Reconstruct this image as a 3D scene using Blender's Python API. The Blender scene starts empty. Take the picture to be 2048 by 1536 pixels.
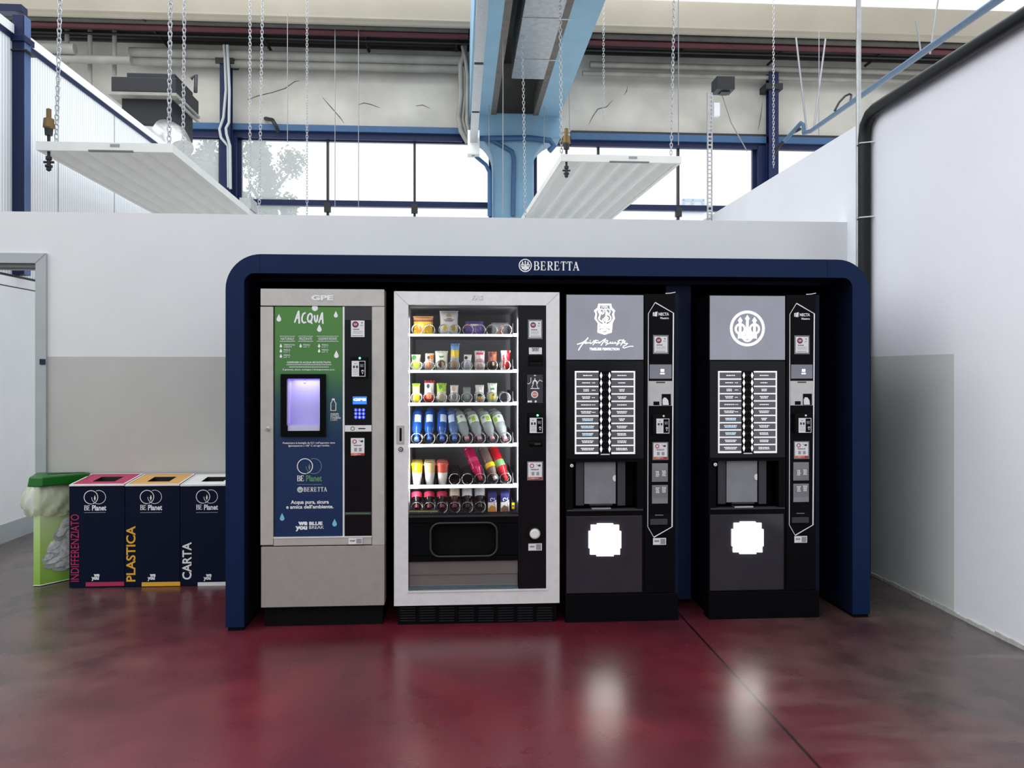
import bpy, math, random
from mathutils import Vector, Matrix
random.seed(7)
SC = bpy.context.scene
COL = SC.collection
PI = math.pi

# ---------------------------------------------------------------- camera
FPX, HOR, CAMZ, YAW = 1600.0, 742.0, 1.37, math.atan(107/1600)
CA, SA = math.cos(YAW), math.sin(YAW)
cd = bpy.data.cameras.new('camera'); cam = bpy.data.objects.new('camera', cd); COL.objects.link(cam)
cam.location = (0, 0, CAMZ); cam.rotation_euler = (PI/2, 0, -YAW)
cd.sensor_width = 36; cd.lens = FPX/2048*36; cd.shift_y = -(768-HOR)/2048; cd.clip_end = 200
SC.camera = cam
# ---------------------------------------------------------------- view, world, light
SC.view_settings.view_transform = 'Standard'; SC.view_settings.look = 'None'
SC.view_settings.gamma = 1; SC.view_settings.use_curve_mapping = False
SC.view_settings.exposure = 0.0
w = bpy.data.worlds.new('sky'); SC.world = w; w.use_nodes = True
nt = w.node_tree; bg = nt.nodes['Background']
tc = nt.nodes.new('ShaderNodeTexCoord'); nz = nt.nodes.new('ShaderNodeTexNoise'); nz.inputs['Scale'].default_value = 1.5
rp = nt.nodes.new('ShaderNodeValToRGB')
rp.color_ramp.elements[0].color = (0.90, 0.95, 1, 1); rp.color_ramp.elements[1].color = (1, 1, 1, 1)
nt.links.new(tc.outputs['Generated'], nz.inputs['Vector']); nt.links.new(nz.outputs['Fac'], rp.inputs['Fac'])
nt.links.new(rp.outputs['Color'], bg.inputs['Color'])
bg.inputs['Strength'].default_value = 1.4
sl = bpy.data.lights.new('side_fill_sun', 'SUN'); sl.energy = 1.05; sl.angle = math.radians(75); sl.color = (.97, .98, 1)  # added wide sun from the left, brightens the right wall
for (ax, ay, sx_, sy_, pw) in ((-2.6, 8.2, 5.4, 4.6, 330), (4.0, 8.2, 3.2, 4.6, 200)):   # added unseen area lamps that brighten the hall like roof daylight
    L_ = bpy.data.lights.new('hall_fill', 'AREA'); L_.shape = 'RECTANGLE'; L_.size = sx_; L_.size_y = sy_; L_.energy = pw; L_.color = (.97, .99, 1)
    lo_ = bpy.data.objects.new('hall_fill', L_); COL.objects.link(lo_); lo_.location = (ax, ay, 9.2)
so = bpy.data.objects.new('side_fill_sun', sl); COL.objects.link(so); so.rotation_euler = Vector((.85, .28, -.45)).to_track_quat('-Z', 'Y').to_euler()

# ---------------------------------------------------------------- helpers
def at(px, py, Y):
    """photo pixel -> point on the plane at depth Y"""
    u = (px-1024)/FPX; v = (HOR-py)/FPX
    d = Y/(CA-u*SA)
    return Vector((d*(u*CA+SA), Y, CAMZ+v*d))
def atX(px, py, X):
    u = (px-1024)/FPX; v = (HOR-py)/FPX
    d = X/(u*CA+SA)
    return Vector((X, d*(CA-u*SA), CAMZ+v*d))
def floor_at(px, py):
    d = CAMZ*FPX/(py-HOR); u = (px-1024)/FPX
    return Vector((d*(u*CA+SA), d*(CA-u*SA), 0))

def lin(c):
    c = c/255
    return c/12.92 if c <= .04045 else ((c+.055)/1.055)**2.4
def C(r, g, b, k=1.0): return (min(1, lin(r)*k), min(1, lin(g)*k), min(1, lin(b)*k), 1)

MATS = {}
def mat(name, col, rough=.5, metal=0, spec=.5, var=.06, vscale=6, bump=0, bscale=60, coat=0, emit=None, es=0, alpha=1, trans=0):
    m = bpy.data.materials.new(name); m.use_nodes = True
    t = m.node_tree; p = t.nodes['Principled BSDF']
    p.inputs['Roughness'].default_value = rough; p.inputs['Metallic'].default_value = metal
    p.inputs['Specular IOR Level'].default_value = spec; p.inputs['Coat Weight'].default_value = coat
    p.inputs['Transmission Weight'].default_value = trans
    co = t.nodes.new('ShaderNodeTexCoord'); n = t.nodes.new('ShaderNodeTexNoise')
    n.inputs['Scale'].default_value = vscale; n.inputs['Detail'].default_value = 4
    r = t.nodes.new('ShaderNodeValToRGB'); a, b = 1-var, 1+var
    r.color_ramp.elements[0].position = .3; r.color_ramp.elements[1].position = .7
    r.color_ramp.elements[0].color = (min(1, col[0]*a), min(1, col[1]*a), min(1, col[2]*a), 1)
    r.color_ramp.elements[1].color = (min(1, col[0]*b), min(1, col[1]*b), min(1, col[2]*b), 1)
    t.links.new(co.outputs['Object'], n.inputs['Vector']); t.links.new(n.outputs['Fac'], r.inputs['Fac'])
    t.links.new(r.outputs['Color'], p.inputs['Base Color'])
    if bump:
        n2 = t.nodes.new('ShaderNodeTexNoise'); n2.inputs['Scale'].default_value = bscale; n2.inputs['Detail'].default_value = 3
        bp = t.nodes.new('ShaderNodeBump'); bp.inputs['Strength'].default_value = bump; bp.inputs['Distance'].default_value = .01
        t.links.new(co.outputs['Object'], n2.inputs['Vector']); t.links.new(n2.outputs['Fac'], bp.inputs['Height']); t.links.new(bp.outputs['Normal'], p.inputs['Normal'])
    if emit: p.inputs['Emission Color'].default_value = emit; p.inputs['Emission Strength'].default_value = es
    if alpha < 1: p.inputs['Alpha'].default_value = alpha
    MATS[name] = m; return m
def M(n): return MATS[n]

def glass_mat(name, glare=0.0, tint=(1, 1, 1, 1), gl=.06, rough=.02, glare_col=(.9, .92, .95, 1)):
    m = bpy.data.materials.new(name); m.use_nodes = True; t = m.node_tree; t.nodes.clear()
    o = t.nodes.new('ShaderNodeOutputMaterial'); tr = t.nodes.new('ShaderNodeBsdfTransparent'); tr.inputs[0].default_value = tint
    g = t.nodes.new('ShaderNodeBsdfGlossy'); g.inputs['Roughness'].default_value = rough
    lw = t.nodes.new('ShaderNodeLayerWeight'); lw.inputs['Blend'].default_value = gl
    mx = t.nodes.new('ShaderNodeMixShader')
    t.links.new(lw.outputs['Fresnel'], mx.inputs[0]); t.links.new(tr.outputs[0], mx.inputs[1]); t.links.new(g.outputs[0], mx.inputs[2])
    last = mx
    if glare:  # milky veil: daylight glare put into the pane shader
        tl = t.nodes.new('ShaderNodeBsdfTranslucent'); tl.inputs[0].default_value = glare_col
        m2 = t.nodes.new('ShaderNodeMixShader'); m2.inputs[0].default_value = glare
        n = t.nodes.new('ShaderNodeTexNoise'); n.inputs['Scale'].default_value = 2
        mm = t.nodes.new('ShaderNodeMapRange'); mm.inputs[3].default_value = glare*.85; mm.inputs[4].default_value = min(1, glare*1.15)
        t.links.new(n.outputs['Fac'], mm.inputs[0]); t.links.new(mm.outputs[0], m2.inputs[0])
        t.links.new(mx.outputs[0], m2.inputs[1]); t.links.new(tl.outputs[0], m2.inputs[2]); last = m2
    t.links.new(last.outputs[0], o.inputs[0]); MATS[name] = m; return m

WORLD = {}   # object name -> world origin
class MB:
    """collects shapes (with a material each) that become ONE mesh object"""
    def __init__(s): s.v = []; s.f = []; s.m = []; s.sm = []; s.mats = []
    def mi(s, m):
        if isinstance(m, str): m = MATS[m]
        if m not in s.mats: s.mats.append(m)
        return s.mats.index(m)
    def add(s, vs, fs, m, smooth=False):
        b = len(s.v); i = s.mi(m); s.v += [Vector(p) for p in vs]
        for f in fs: s.f.append([b+k for k in f]); s.m.append(i); s.sm.append(smooth)
        return s
    def box(s, x0, x1, y0, y1, z0, z1, m):
        if x0 > x1: x0, x1 = x1, x0
        if y0 > y1: y0, y1 = y1, y0
        if z0 > z1: z0, z1 = z1, z0
        vs = [(x0,y0,z0),(x1,y0,z0),(x1,y1,z0),(x0,y1,z0),(x0,y0,z1),(x1,y0,z1),(x1,y1,z1),(x0,y1,z1)]
        return s.add(vs, [(0,3,2,1),(4,5,6,7),(0,1,5,4),(1,2,6,5),(2,3,7,6),(3,0,4,7)], m)
    def pbox(s, a, b, c, d, Y, dep, m, dX=0):
        """box whose front (at depth Y) covers photo rectangle a,b - c,d"""
        p = at(a, b, Y); q = at(c, d, Y); p2 = at(a, d, Y); q2 = at(c, b, Y)
        return s.box(p.x+dX, q.x+dX, Y, Y+dep, (p2.z+q.z)/2, (p.z+q2.z)/2, m)
    def quad(s, p, m): return s.add(p, [tuple(range(len(p)))], m)
    def prism(s, pts, y0, y1, m):      # polygon in XZ (counterclockwise seen from the front), extruded in Y
        n = len(pts); vs = [(x, y0, z) for x, z in pts]+[(x, y1, z) for x, z in pts]
        fs = [tuple(range(n)), tuple(range(2*n-1, n-1, -1))]+[(i, i+n, (i+1) % n+n, (i+1) % n) for i in range(n)]
        return s.add(vs, fs, m)
    def prismz(s, pts, z0, z1, m):     # polygon in XY, extruded in Z
        n = len(pts); vs = [(x, y, z0) for x, y in pts]+[(x, y, z1) for x, y in pts]
        fs = [tuple(range(n-1, -1, -1)), tuple(range(n, 2*n))]+[(i, (i+1) % n, (i+1) % n+n, i+n) for i in range(n)]
        return s.add(vs, fs, m)
    def prismx(s, pts, x0, x1, m):     # polygon in YZ, extruded in X
        n = len(pts); vs = [(x0, y, z) for y, z in pts]+[(x1, y, z) for y, z in pts]
        fs = [tuple(range(n-1, -1, -1)), tuple(range(n, 2*n))]+[(i, (i+1) % n, (i+1) % n+n, i+n) for i in range(n)]
        return s.add(vs, fs, m)
    def tube(s, pts, r, m, seg=10, closed=False, caps=True):
        pts = [Vector(p) for p in pts]; n = len(pts); rs = r if isinstance(r, (list, tuple)) else [r]*n
        vs = []; prev = None
        for i, p in enumerate(pts):
            a = pts[i-1] if (i > 0 or closed) else p; b = pts[(i+1) % n] if (i < n-1 or closed) else p
            t = (b-a).normalized() if (b-a).length > 1e-9 else Vector((0, 0, 1))
            if prev is None:
                u = t.cross(Vector((0, 0, 1)))
                if u.length < .1: u = t.cross(Vector((1, 0, 0)))
                u.normalize()
            else:
                u = prev-t*prev.dot(t)
                if u.length < 1e-6: u = t.orthogonal()
                u.normalize()
            prev = u; w_ = t.cross(u)
            for k in range(seg):
                an = 2*PI*k/seg; vs.append(p+(u*math.cos(an)+w_*math.sin(an))*rs[i])
        fs = []
        for i in range(n if closed else n-1):
            j = (i+1) % n
            for k in range(seg): fs.append((i*seg+k, i*seg+(k+1) % seg, j*seg+(k+1) % seg, j*seg+k))
        s.add(vs, fs, m, True)
        if caps and not closed:
            s.add(vs[:seg], [tuple(range(seg-1, -1, -1))], m); s.add(vs[-seg:], [tuple(range(seg))], m)
        return s
    def cyl(s, p, q, r, m, seg=16): return s.tube([p, q], r, m, seg)
    def lathe(s, o, d, prof, mats, seg=18, ref=None, sq=1.0):
        """prof: (distance along d, radius); mats: one material or a list per band"""
        o = Vector(o); d = Vector(d).normalized(); u = d.orthogonal().normalized() if ref is None else (Vector(ref)-d*Vector(ref).dot(d)).normalized(); w_ = d.cross(u)
        for i in range(len(prof)-1):
            m = mats[i] if isinstance(mats, list) else mats; vs = []
            for (h, r) in prof[i:i+2]:
                for k in range(seg):
                    an = 2*PI*k/seg; vs.append(o+d*h+(u*math.cos(an)+w_*math.sin(an)*sq)*max(r, 1e-5))
            s.add(vs, [(k, (k+1) % seg, (k+1) % seg+seg, k+seg) for k in range(seg)], m, True)
        return s
    # flat print on a face that looks towards -Y
    def stroke(s, pts, wd, y, m, closed=False):
        s.kk = getattr(s, 'kk', 0)+1; y = y-s.kk*4e-6
        n = len(pts); L = []; Rr = []
        for i, (x, z) in enumerate(pts):
            a = pts[i-1] if (i > 0 or closed) else pts[i]; b = pts[(i+1) % n] if (i < n-1 or closed) else pts[i]
            dx, dz = b[0]-a[0], b[1]-a[1]; l = math.hypot(dx, dz) or 1
            k = 1.0
            if a is not pts[i] and b is not pts[i]:
                d1 = (x-a[0], z-a[1]); d2 = (b[0]-x, b[1]-z); l1 = math.hypot(*d1) or 1; l2 = math.hypot(*d2) or 1
                c_ = (d1[0]*d2[0]+d1[1]*d2[1])/(l1*l2); k = 1/max(.45, math.sqrt(max(0, (1+c_)/2)))
            ww = (wd[i] if isinstance(wd, (list, tuple)) else wd)/2*k
            nx, nz_ = -dz/l*ww, dx/l*ww
            L.append((x+nx, y, z+nz_)); Rr.append((x-nx, y, z-nz_))
        vs = L+Rr; fs = []
        for i in range(n if closed else n-1):
            j = (i+1) % n; fs.append((i+n, j+n, j, i))
        return s.add(vs, fs, m)
    def brush(s, pts, wd, y, m):
        """round ended pen line; every dab lies a hair in front of the last"""
        s.kk = getattr(s, 'kk', 0)
        for i, (x, z) in enumerate(pts):
            w_ = wd[i] if isinstance(wd, (list, tuple)) else wd; s.kk += 1; yy = y-s.kk*4e-6
            s.disk(x, z, w_/2, yy, m, 10)
            if i:
                x0, z0 = pts[i-1]; w0 = wd[i-1] if isinstance(wd, (list, tuple)) else wd; dx, dz = x-x0, z-z0; l = math.hypot(dx, dz) or 1; nx, nz_ = -dz/l, dx/l
                s.kk += 1; yy = y-s.kk*4e-6
                s.poly([(x0-nx*w0/2, z0-nz_*w0/2), (x-nx*w_/2, z-nz_*w_/2), (x+nx*w_/2, z+nz_*w_/2), (x0+nx*w0/2, z0+nz_*w0/2)], yy, m)
        return s
    def ring(s, cx, cz, r0, r1, y, m, seg=40, a0=0, a1=2*PI, ez=1.0):
        vs = []; n = seg+1
        for i in range(n):
            a = a0+(a1-a0)*i/seg; vs.append((cx+r0*math.cos(a), y, cz+r0*math.sin(a)*ez))
        for i in range(n):
            a = a0+(a1-a0)*i/seg; vs.append((cx+r1*math.cos(a), y, cz+r1*math.sin(a)*ez))
        return s.add(vs, [(i, i+n, i+n+1, i+1) for i in range(seg)], m)
    def disk(s, cx, cz, r, y, m, seg=24, ez=1.0):
        return s.add([(cx+r*math.cos(2*PI*i/seg), y, cz+r*ez*math.sin(2*PI*i/seg)) for i in range(seg)], [tuple(range(seg))], m)
    def poly(s, pts, y, m): return s.add([(x, y, z) for x, z in pts], [tuple(range(len(pts)))], m)
    def drop(s, cx, cz, h, y, m):
        p = []
        for i in range(17):
            a = -PI*.0+PI*(-.15)+PI*1.3*i/16 - PI*1.0
            p.append((cx+h*.3*math.cos(a), cz+h*.3*math.sin(a)))
        p = [(cx+h*.3*math.cos(PI*(.85+1.3*i/16)), cz+h*.3+h*.3*math.sin(PI*(.85+1.3*i/16))-h*.5) for i in range(17)]
        p.append((cx, cz+h*.5)); return s.poly(p, y, m)
    def text(s, txt, x, z, size, y, m, align='CENTER', bold=0.0, xs=1.0, rot=0.0, width=None, fit_h=None, R=None):
        """x,z = anchor (left/centre, baseline). width: squeeze to this width. fit_h = cap height"""
        c = bpy.data.curves.new('t', 'FONT'); c.body = txt; c.size = 1; c.align_x = 'LEFT'; c.offset = bold; c.resolution_u = 3
        o = bpy.data.objects.new('t', c); COL.objects.link(o)
        dg = bpy.context.evaluated_depsgraph_get(); me = bpy.data.meshes.new_from_object(o.evaluated_get(dg))
        vs = [(q.co.x, q.co.y) for q in me.vertices]; fs = [tuple(p.vertices) for p in me.polygons]
        bpy.data.objects.remove(o); bpy.data.curves.remove(c); bpy.data.meshes.remove(me)
        if not vs: return s
        x0 = min(q[0] for q in vs); x1 = max(q[0] for q in vs); y1 = max(q[1] for q in vs)
        k = size
        if fit_h: k = fit_h/(y1 if y1 > 0 else 1)
        kx = k*xs
        if width: kx = width/(x1-x0)
        W = (x1-x0)*kx; off = {'LEFT': 0, 'CENTER': -W/2, 'RIGHT': -W}[align]
        cr, sr = math.cos(rot), math.sin(rot); out = []
        for a, b in vs:
            lx, lz = (a-x0)*kx+off, b*k
            qx, qz = lx*cr-lz*sr, lx*sr+lz*cr
            out.append(R(x+qx, z+qz) if R else (x+qx, y, z+qz))
        return s.add(out, fs, m)
    def build(s, name, parent=None, bevel=0, org=None, smooth_all=False):
        me = bpy.data.meshes.new(name)
        lo = Vector([min(p[i] for p in s.v) for i in range(3)]); hi = Vector([max(p[i] for p in s.v) for i in range(3)])
        o_ = org if org is not None else (Vector(((lo.x+hi.x)/2, (lo.y+hi.y)/2, lo.z)) if parent is None else (lo+hi)/2)
        o_ = Vector(o_)
        me.from_pydata([p-o_ for p in s.v], [], s.f)
        for m in s.mats: me.materials.append(m)
        for i, p in enumerate(me.polygons): p.material_index = s.m[i]; p.use_smooth = s.sm[i] or smooth_all
        me.update()
        o = bpy.data.objects.new(name, me); COL.objects.link(o)
        if parent is not None: o.parent = parent; o.location = o_-WORLD[parent.name]
        else: o.location = o_
        WORLD[o.name] = o_
        if bevel:
            b = o.modifiers.new('bevel', 'BEVEL'); b.width = bevel; b.segments = 2; b.limit_method = 'ANGLE'; b.angle_limit = math.radians(50)
        return o
def thing(name, label, cat, loc, group=None):
    o = bpy.data.objects.new(name, None); COL.objects.link(o); o.location = loc; o.empty_display_size = .05
    WORLD[o.name] = Vector(loc); o['label'] = label; o['category'] = cat
    if group: o['group'] = group
    return o
def tag(o, label, cat, group=None, kind=None):
    o['label'] = label; o['category'] = cat
    if group: o['group'] = group
    if kind: o['kind'] = kind
    return o
def struct(o): o['kind'] = 'structure'; return o

# ---------------------------------------------------------------- materials
mat('wall_white', C(226, 227, 229), .75, var=.02, vscale=2, bump=.08, bscale=120)
mat('wall_grey', C(190, 190, 186), .75, var=.03, vscale=3, bump=.08, bscale=120)
mat('right_white', C(240, 241, 247), .75, var=.02, vscale=2, bump=.08, bscale=120)
mat('bounce_floor', C(236, 234, 230), .6, var=.04, vscale=1)  # unseen pale floor, added to bounce light onto heaters and hall walls
mat('right_grey', C(206, 209, 207), .75, var=.03, vscale=3, bump=.08, bscale=120)
mat('caulk', C(190, 190, 186), .8, var=.15, vscale=30)
mat('panel_white', C(240, 242, 243), .5, var=.02)
mat('frame_grey', C(172, 178, 179), .5, var=.04, bump=.03)
mat('frame_grey_dark', C(110, 114, 114), .5)
mat('navy_dot', C(12, 18, 60), .4)
mat('concrete_band', C(190, 187, 179), .85, var=.2, vscale=1.3, bump=.2, bscale=20)
mat('beige', C(168, 161, 146), .8, var=.08, vscale=1.0, bump=.15, bscale=15)
mat('soffit', C(52, 49, 45), .9, var=.25, vscale=1.5)
mat('pipe_grey', C(140, 139, 132), .6, var=.2, vscale=3)
mat('pipe_dark', C(70, 69, 66), .6, var=.2, vscale=3)
mat('maroon', C(74, 22, 34), .5, var=.15)
mat('crack', C(70, 66, 60), .9)
mat('beam_blue', C(128, 166, 190), .6, var=.06, vscale=3)
mat('column_blue', C(112, 150, 176), .6, var=.06, vscale=3)
mat('edge_blue', C(46, 92, 140), .5)
mat('pipe_blue', C(42, 82, 122), .45)
mat('pipe_soft', C(78, 106, 132), .45)
mat('steel_navy', C(14, 29, 68), .45, spec=.3)
mat('steel_navy_lit', C(82, 106, 150), .45, spec=.4)
mat('black_steel', C(22, 24, 30), .5)
mat('rail_brown', C(96, 92, 88), .7, var=.2)
mat('galv', C(172, 174, 176), .38, metal=.75, var=.12, vscale=14)
mat('galv_bright', C(188, 189, 190), .3, metal=.7, var=.1, vscale=25)
mat('heater', C(232, 232, 228), .45, var=.03, vscale=4)
mat('heater_mark', C(110, 108, 104), .6)
mat('brass', C(120, 96, 60), .4, metal=.6)
mat('chain', C(190, 192, 196), .35, metal=.6)
mat('wire', C(150, 152, 156), .4, metal=.4)
mat('ac_navy', C(8, 12, 24), .5)
mat('black_pipe', C(8, 10, 12), .45, spec=.4)
mat('leaf', C(74, 104, 62), .8, var=.35, vscale=3)
mat('bark', C(90, 76, 60), .9)
mat('house', C(225, 225, 222), .8)
mat('house_blue', C(90, 150, 190), .5)
# surround and machines
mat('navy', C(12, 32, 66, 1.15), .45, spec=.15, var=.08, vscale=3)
mat('navy_in', C(10, 18, 40), .6, spec=.15)  # darker navy: shade inside the surround is put into this colour
mat('gap_navy', C(14, 34, 74), .5, spec=.3)
mat('white_print', C(240, 242, 245), .5, var=0)
mat('black', C(6, 7, 10), .4, spec=.1, var=.1)
mat('black_matte', C(5, 5, 7), .7, spec=.15, var=.1)
mat('black_gloss', C(10, 12, 17), .12, spec=.3, var=.1)
mat('aluminium', C(196, 194, 189), .42, metal=.35, var=.05, vscale=18)
mat('taupe', C(166, 161, 156), .45, metal=.2, var=.04, vscale=20)
mat('silver', C(232, 232, 232), .42, metal=.15, var=.04, vscale=30)
mat('silver_edge', C(236, 236, 236), .35, metal=.2)
mat('seam', C(60, 60, 60), .6)
mat('sticker', C(232, 232, 234), .5, var=.01)
mat('sleeve', C(120, 122, 124), .25)
mat('red_print', C(170, 52, 60), .5)
mat('orange_print', C(214, 120, 84), .5, var=.2, vscale=60)
mat('grey_print', C(150, 152, 156), .5)
mat('dark_print', C(52, 54, 60), .5)
mat('green_led', C(60, 240, 120), .3, emit=(.1, 1, .35, 1), es=5)
mat('white_lit', C(250, 250, 250), .4, emit=(1, 1, .97, 1), es=.8)
mat('plate_lit', C(250, 250, 240), .4, emit=(1, 1, .93, 1), es=6.0)
mat('plate_lit_core', C(250, 250, 250), .4, emit=(1, 1, 1, 1), es=1.6)
mat('blue_screen', C(40, 110, 220), .3, emit=(.03, .16, .8, 1), es=1.0)
mat('key_blue', C(60, 80, 220), .3, emit=(.06, .1, .8, 1), es=.8)
mat('drop_blue', C(120, 195, 225), .5)
mat('planet_green', C(90, 140, 96), .5)
mat('grey_ring', C(120, 140, 145), .5)
mat('lavender', C(205, 200, 235), .5, var=.03)
mat('violet_led', C(120, 100, 255), .3, emit=(.22, .16, 1, 1), es=1.4)
mat('display_grey', C(164, 167, 178), .1, spec=.6, var=.08, vscale=5)  # backlit grey with the hall's reflection put into the colour
mat('glass_grey', C(128, 130, 140), .08, spec=.8, var=.1, vscale=4)
mat('glass_dark', C(38, 36, 45), .10, spec=.7, var=.15, vscale=3)
mat('cell_grey', C(96, 98, 104), .2, spec=.6)
mat('window_grey', C(130, 132, 137), .15, spec=.6, var=.12, vscale=8)
mat('steel_plate', C(205, 206, 204), .35, metal=.5, var=.06, vscale=20)
mat('coin_white', C(235, 235, 235), .3)
mat('cyan_text', C(120, 190, 230), .5, emit=(.2, .55, .8, 1), es=.5)
mat('cell_text', C(240, 240, 242), .5, emit=(1, 1, 1, 1), es=.35)
mat('liner', C(118, 118, 124), .5, var=.05)
mat('tray', C(52, 53, 58), .45, metal=.3)
mat('rail_lit', C(235, 245, 248), .4, emit=(.9, 1, 1, 1), es=.85)
mat('chrome', C(225, 225, 228), .22, metal=.85)
mat('coil_shaded', C(58, 58, 62), .4, metal=.4)
mat('chute_metal', C(118, 112, 110), .4, metal=.3, var=.05)
mat('chute_edge', C(120, 136, 146), .3, metal=.4)
glass_mat('door_glass', 0, gl=.25)
glass_mat('window_glass', .27, gl=.1)
glass_mat('skylight_glass', .2, gl=.1)
# poster print: green above fading into navy
def poster_mat():
    m = bpy.data.materials.new('poster_print'); m.use_nodes = True; t = m.node_tree; p = t.nodes['Principled BSDF']
    g = t.nodes.new('ShaderNodeNewGeometry'); sx = t.nodes.new('ShaderNodeSeparateXYZ'); mr = t.nodes.new('ShaderNodeMapRange')
    mr.inputs[1].default_value = .55; mr.inputs[2].default_value = 1.70
    r = t.nodes.new('ShaderNodeValToRGB'); cr = r.color_ramp
    cr.elements[0].position = 0; cr.elements[0].color = C(22, 42, 80, 1.2)
    cr.elements[1].position = 1; cr.elements[1].color = C(76, 124, 62, 1.25)
    for pos, c in ((.38, C(24, 46, 82, 1.2)), (.58, C(42, 78, 84, 1.2)), (.72, C(70, 116, 66, 1.25))):
        e = cr.elements.new(pos); e.color = c
    t.links.new(g.outputs['Position'], sx.inputs[0]); t.links.new(sx.outputs['Z'], mr.inputs[0]); t.links.new(mr.outputs[0], r.inputs[0])
    t.links.new(r.outputs[0], p.inputs['Base Color']); p.inputs['Roughness'].default_value = .4; p.inputs['Specular IOR Level'].default_value = .3
    MATS['poster_print'] = m
poster_mat()
def floor_mat():
    m = bpy.data.materials.new('floor_resin'); m.use_nodes = True; t = m.node_tree; p = t.nodes['Principled BSDF']; N = t.nodes.new; K = t.links.new
    g = N('ShaderNodeNewGeometry'); sx = N('ShaderNodeSeparateXYZ'); K(g.outputs['Position'], sx.inputs[0])
    n1 = N('ShaderNodeTexNoise'); n1.inputs['Scale'].default_value = .9; n1.inputs['Detail'].default_value = 3; n1.inputs['Distortion'].default_value = .6; K(g.outputs['Position'], n1.inputs['Vector'])
    n2 = N('ShaderNodeTexNoise'); n2.inputs['Scale'].default_value = 4.5; n2.inputs['Detail'].default_value = 10; K(g.outputs['Position'], n2.inputs['Vector'])
    r1 = N('ShaderNodeValToRGB'); r1.color_ramp.elements[0].position = .34; r1.color_ramp.elements[0].color = C(72, 20, 34)
    r1.color_ramp.elements[1].position = .66; r1.color_ramp.elements[1].color = C(110, 33, 46)
    K(n1.outputs['Fac'], r1.inputs[0])
    # worn grey-brown skin: towards the right wall and towards the left
    mr = N('ShaderNodeMapRange'); mr.inputs[1].default_value = .9; mr.inputs[2].default_value = 2.6; K(sx.outputs['X'], mr.inputs[0])
    ml = N('ShaderNodeMapRange'); ml.inputs[1].default_value = -.8; ml.inputs[2].default_value = -3.0; K(sx.outputs['X'], ml.inputs[0])
    ad = N('ShaderNodeMath'); ad.operation = 'MAXIMUM'; K(mr.outputs[0], ad.inputs[0]); K(ml.outputs[0], ad.inputs[1])
    s2 = N('ShaderNodeMath'); s2.operation = 'MULTIPLY_ADD'; s2.inputs[1].default_value = 1.6; s2.inputs[2].default_value = -1.05; K(n1.outputs['Fac'], s2.inputs[0])
    s3 = N('ShaderNodeMath'); s3.operation = 'ADD'; K(ad.outputs[0], s3.inputs[0]); K(s2.outputs[0], s3.inputs[1]); s3.use_clamp = True
    s4 = N('ShaderNodeMath'); s4.operation = 'ADD'; s4.use_clamp = True; K(s3.outputs[0], s4.inputs[0])
    s5 = N('ShaderNodeMath'); s5.operation = 'MULTIPLY'; s5.inputs[1].default_value = .55; K(ad.outputs[0], s5.inputs[0]); K(s5.outputs[0], s4.inputs[1])
    wr = N('ShaderNodeValToRGB'); wr.color_ramp.elements[0].position = .2; wr.color_ramp.elements[0].color = C(54, 52, 51)
    wr.color_ramp.elements[1].position = .8; wr.color_ramp.elements[1].color = C(100, 82, 78); K(n2.outputs['Fac'], wr.inputs[0])
    mx = N('ShaderNodeMix'); mx.data_type = 'RGBA'; K(s4.outputs[0], mx.inputs['Factor']); K(r1.outputs[0], mx.inputs['A']); K(wr.outputs[0], mx.inputs['B'])
    # fine mottling
    r2 = N('ShaderNodeValToRGB'); r2.color_ramp.elements[0].position = .3; r2.color_ramp.elements[0].color = (.86, .86, .87, 1); r2.color_ramp.elements[1].position = .7; r2.color_ramp.elements[1].color = (1.1, 1.1, 1.1, 1)
    K(n2.outputs['Fac'], r2.inputs[0])
    mu = N('ShaderNodeMix'); mu.data_type = 'RGBA'; mu.blend_type = 'MULTIPLY'; mu.inputs['Factor'].default_value = 1; K(mx.outputs['Result'], mu.inputs['A']); K(r2.outputs[0], mu.inputs['B'])
    mp = N('ShaderNodeMapping'); mp.inputs['Rotation'].default_value = (0, 0, .5); mp.inputs['Scale'].default_value = (.6, 2.2, 1); K(g.outputs['Position'], mp.inputs[0])
    n3 = N('ShaderNodeTexNoise'); n3.inputs['Scale'].default_value = 1.1; n3.inputs['Detail'].default_value = 6; K(mp.outputs[0], n3.inputs['Vector'])
    st_ = N('ShaderNodeMapRange'); st_.inputs[1].default_value = .55; st_.inputs[2].default_value = .75; K(n3.outputs['Fac'], st_.inputs[0])
    st2 = N('ShaderNodeMath'); st2.operation = 'MULTIPLY'; K(st_.outputs[0], st2.inputs[0]); K(mr.outputs[0], st2.inputs[1])
    ms = N('ShaderNodeMix'); ms.data_type = 'RGBA'; ms.inputs['B'].default_value = C(150, 132, 126); K(st2.outputs[0], ms.inputs['Factor']); K(mu.outputs['Result'], ms.inputs['A'])
    mu = ms
    # expansion joint (dirt line) between two floor points
    a = floor_at(1385, 1257); b = floor_at(1640, 1536); d = (b-a).normalized(); nx, ny = -d.y, d.x
    vm = N('ShaderNodeVectorMath'); vm.operation = 'DOT_PRODUCT'; vm.inputs[1].default_value = (nx, ny, 0); K(g.outputs['Position'], vm.inputs[0])
    sb = N('ShaderNodeMath'); sb.operation = 'SUBTRACT'; sb.inputs[1].default_value = a.x*nx+a.y*ny; K(vm.outputs['Value'], sb.inputs[0])
    ab = N('ShaderNodeMath'); ab.operation = 'ABSOLUTE'; K(sb.outputs[0], ab.inputs[0])
    jw = N('ShaderNodeMapRange'); jw.inputs[1].default_value = .004; jw.inputs[2].default_value = .009; jw.inputs[3].default_value = .15; jw.inputs[4].default_value = 1; K(ab.outputs[0], jw.inputs[0])
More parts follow.
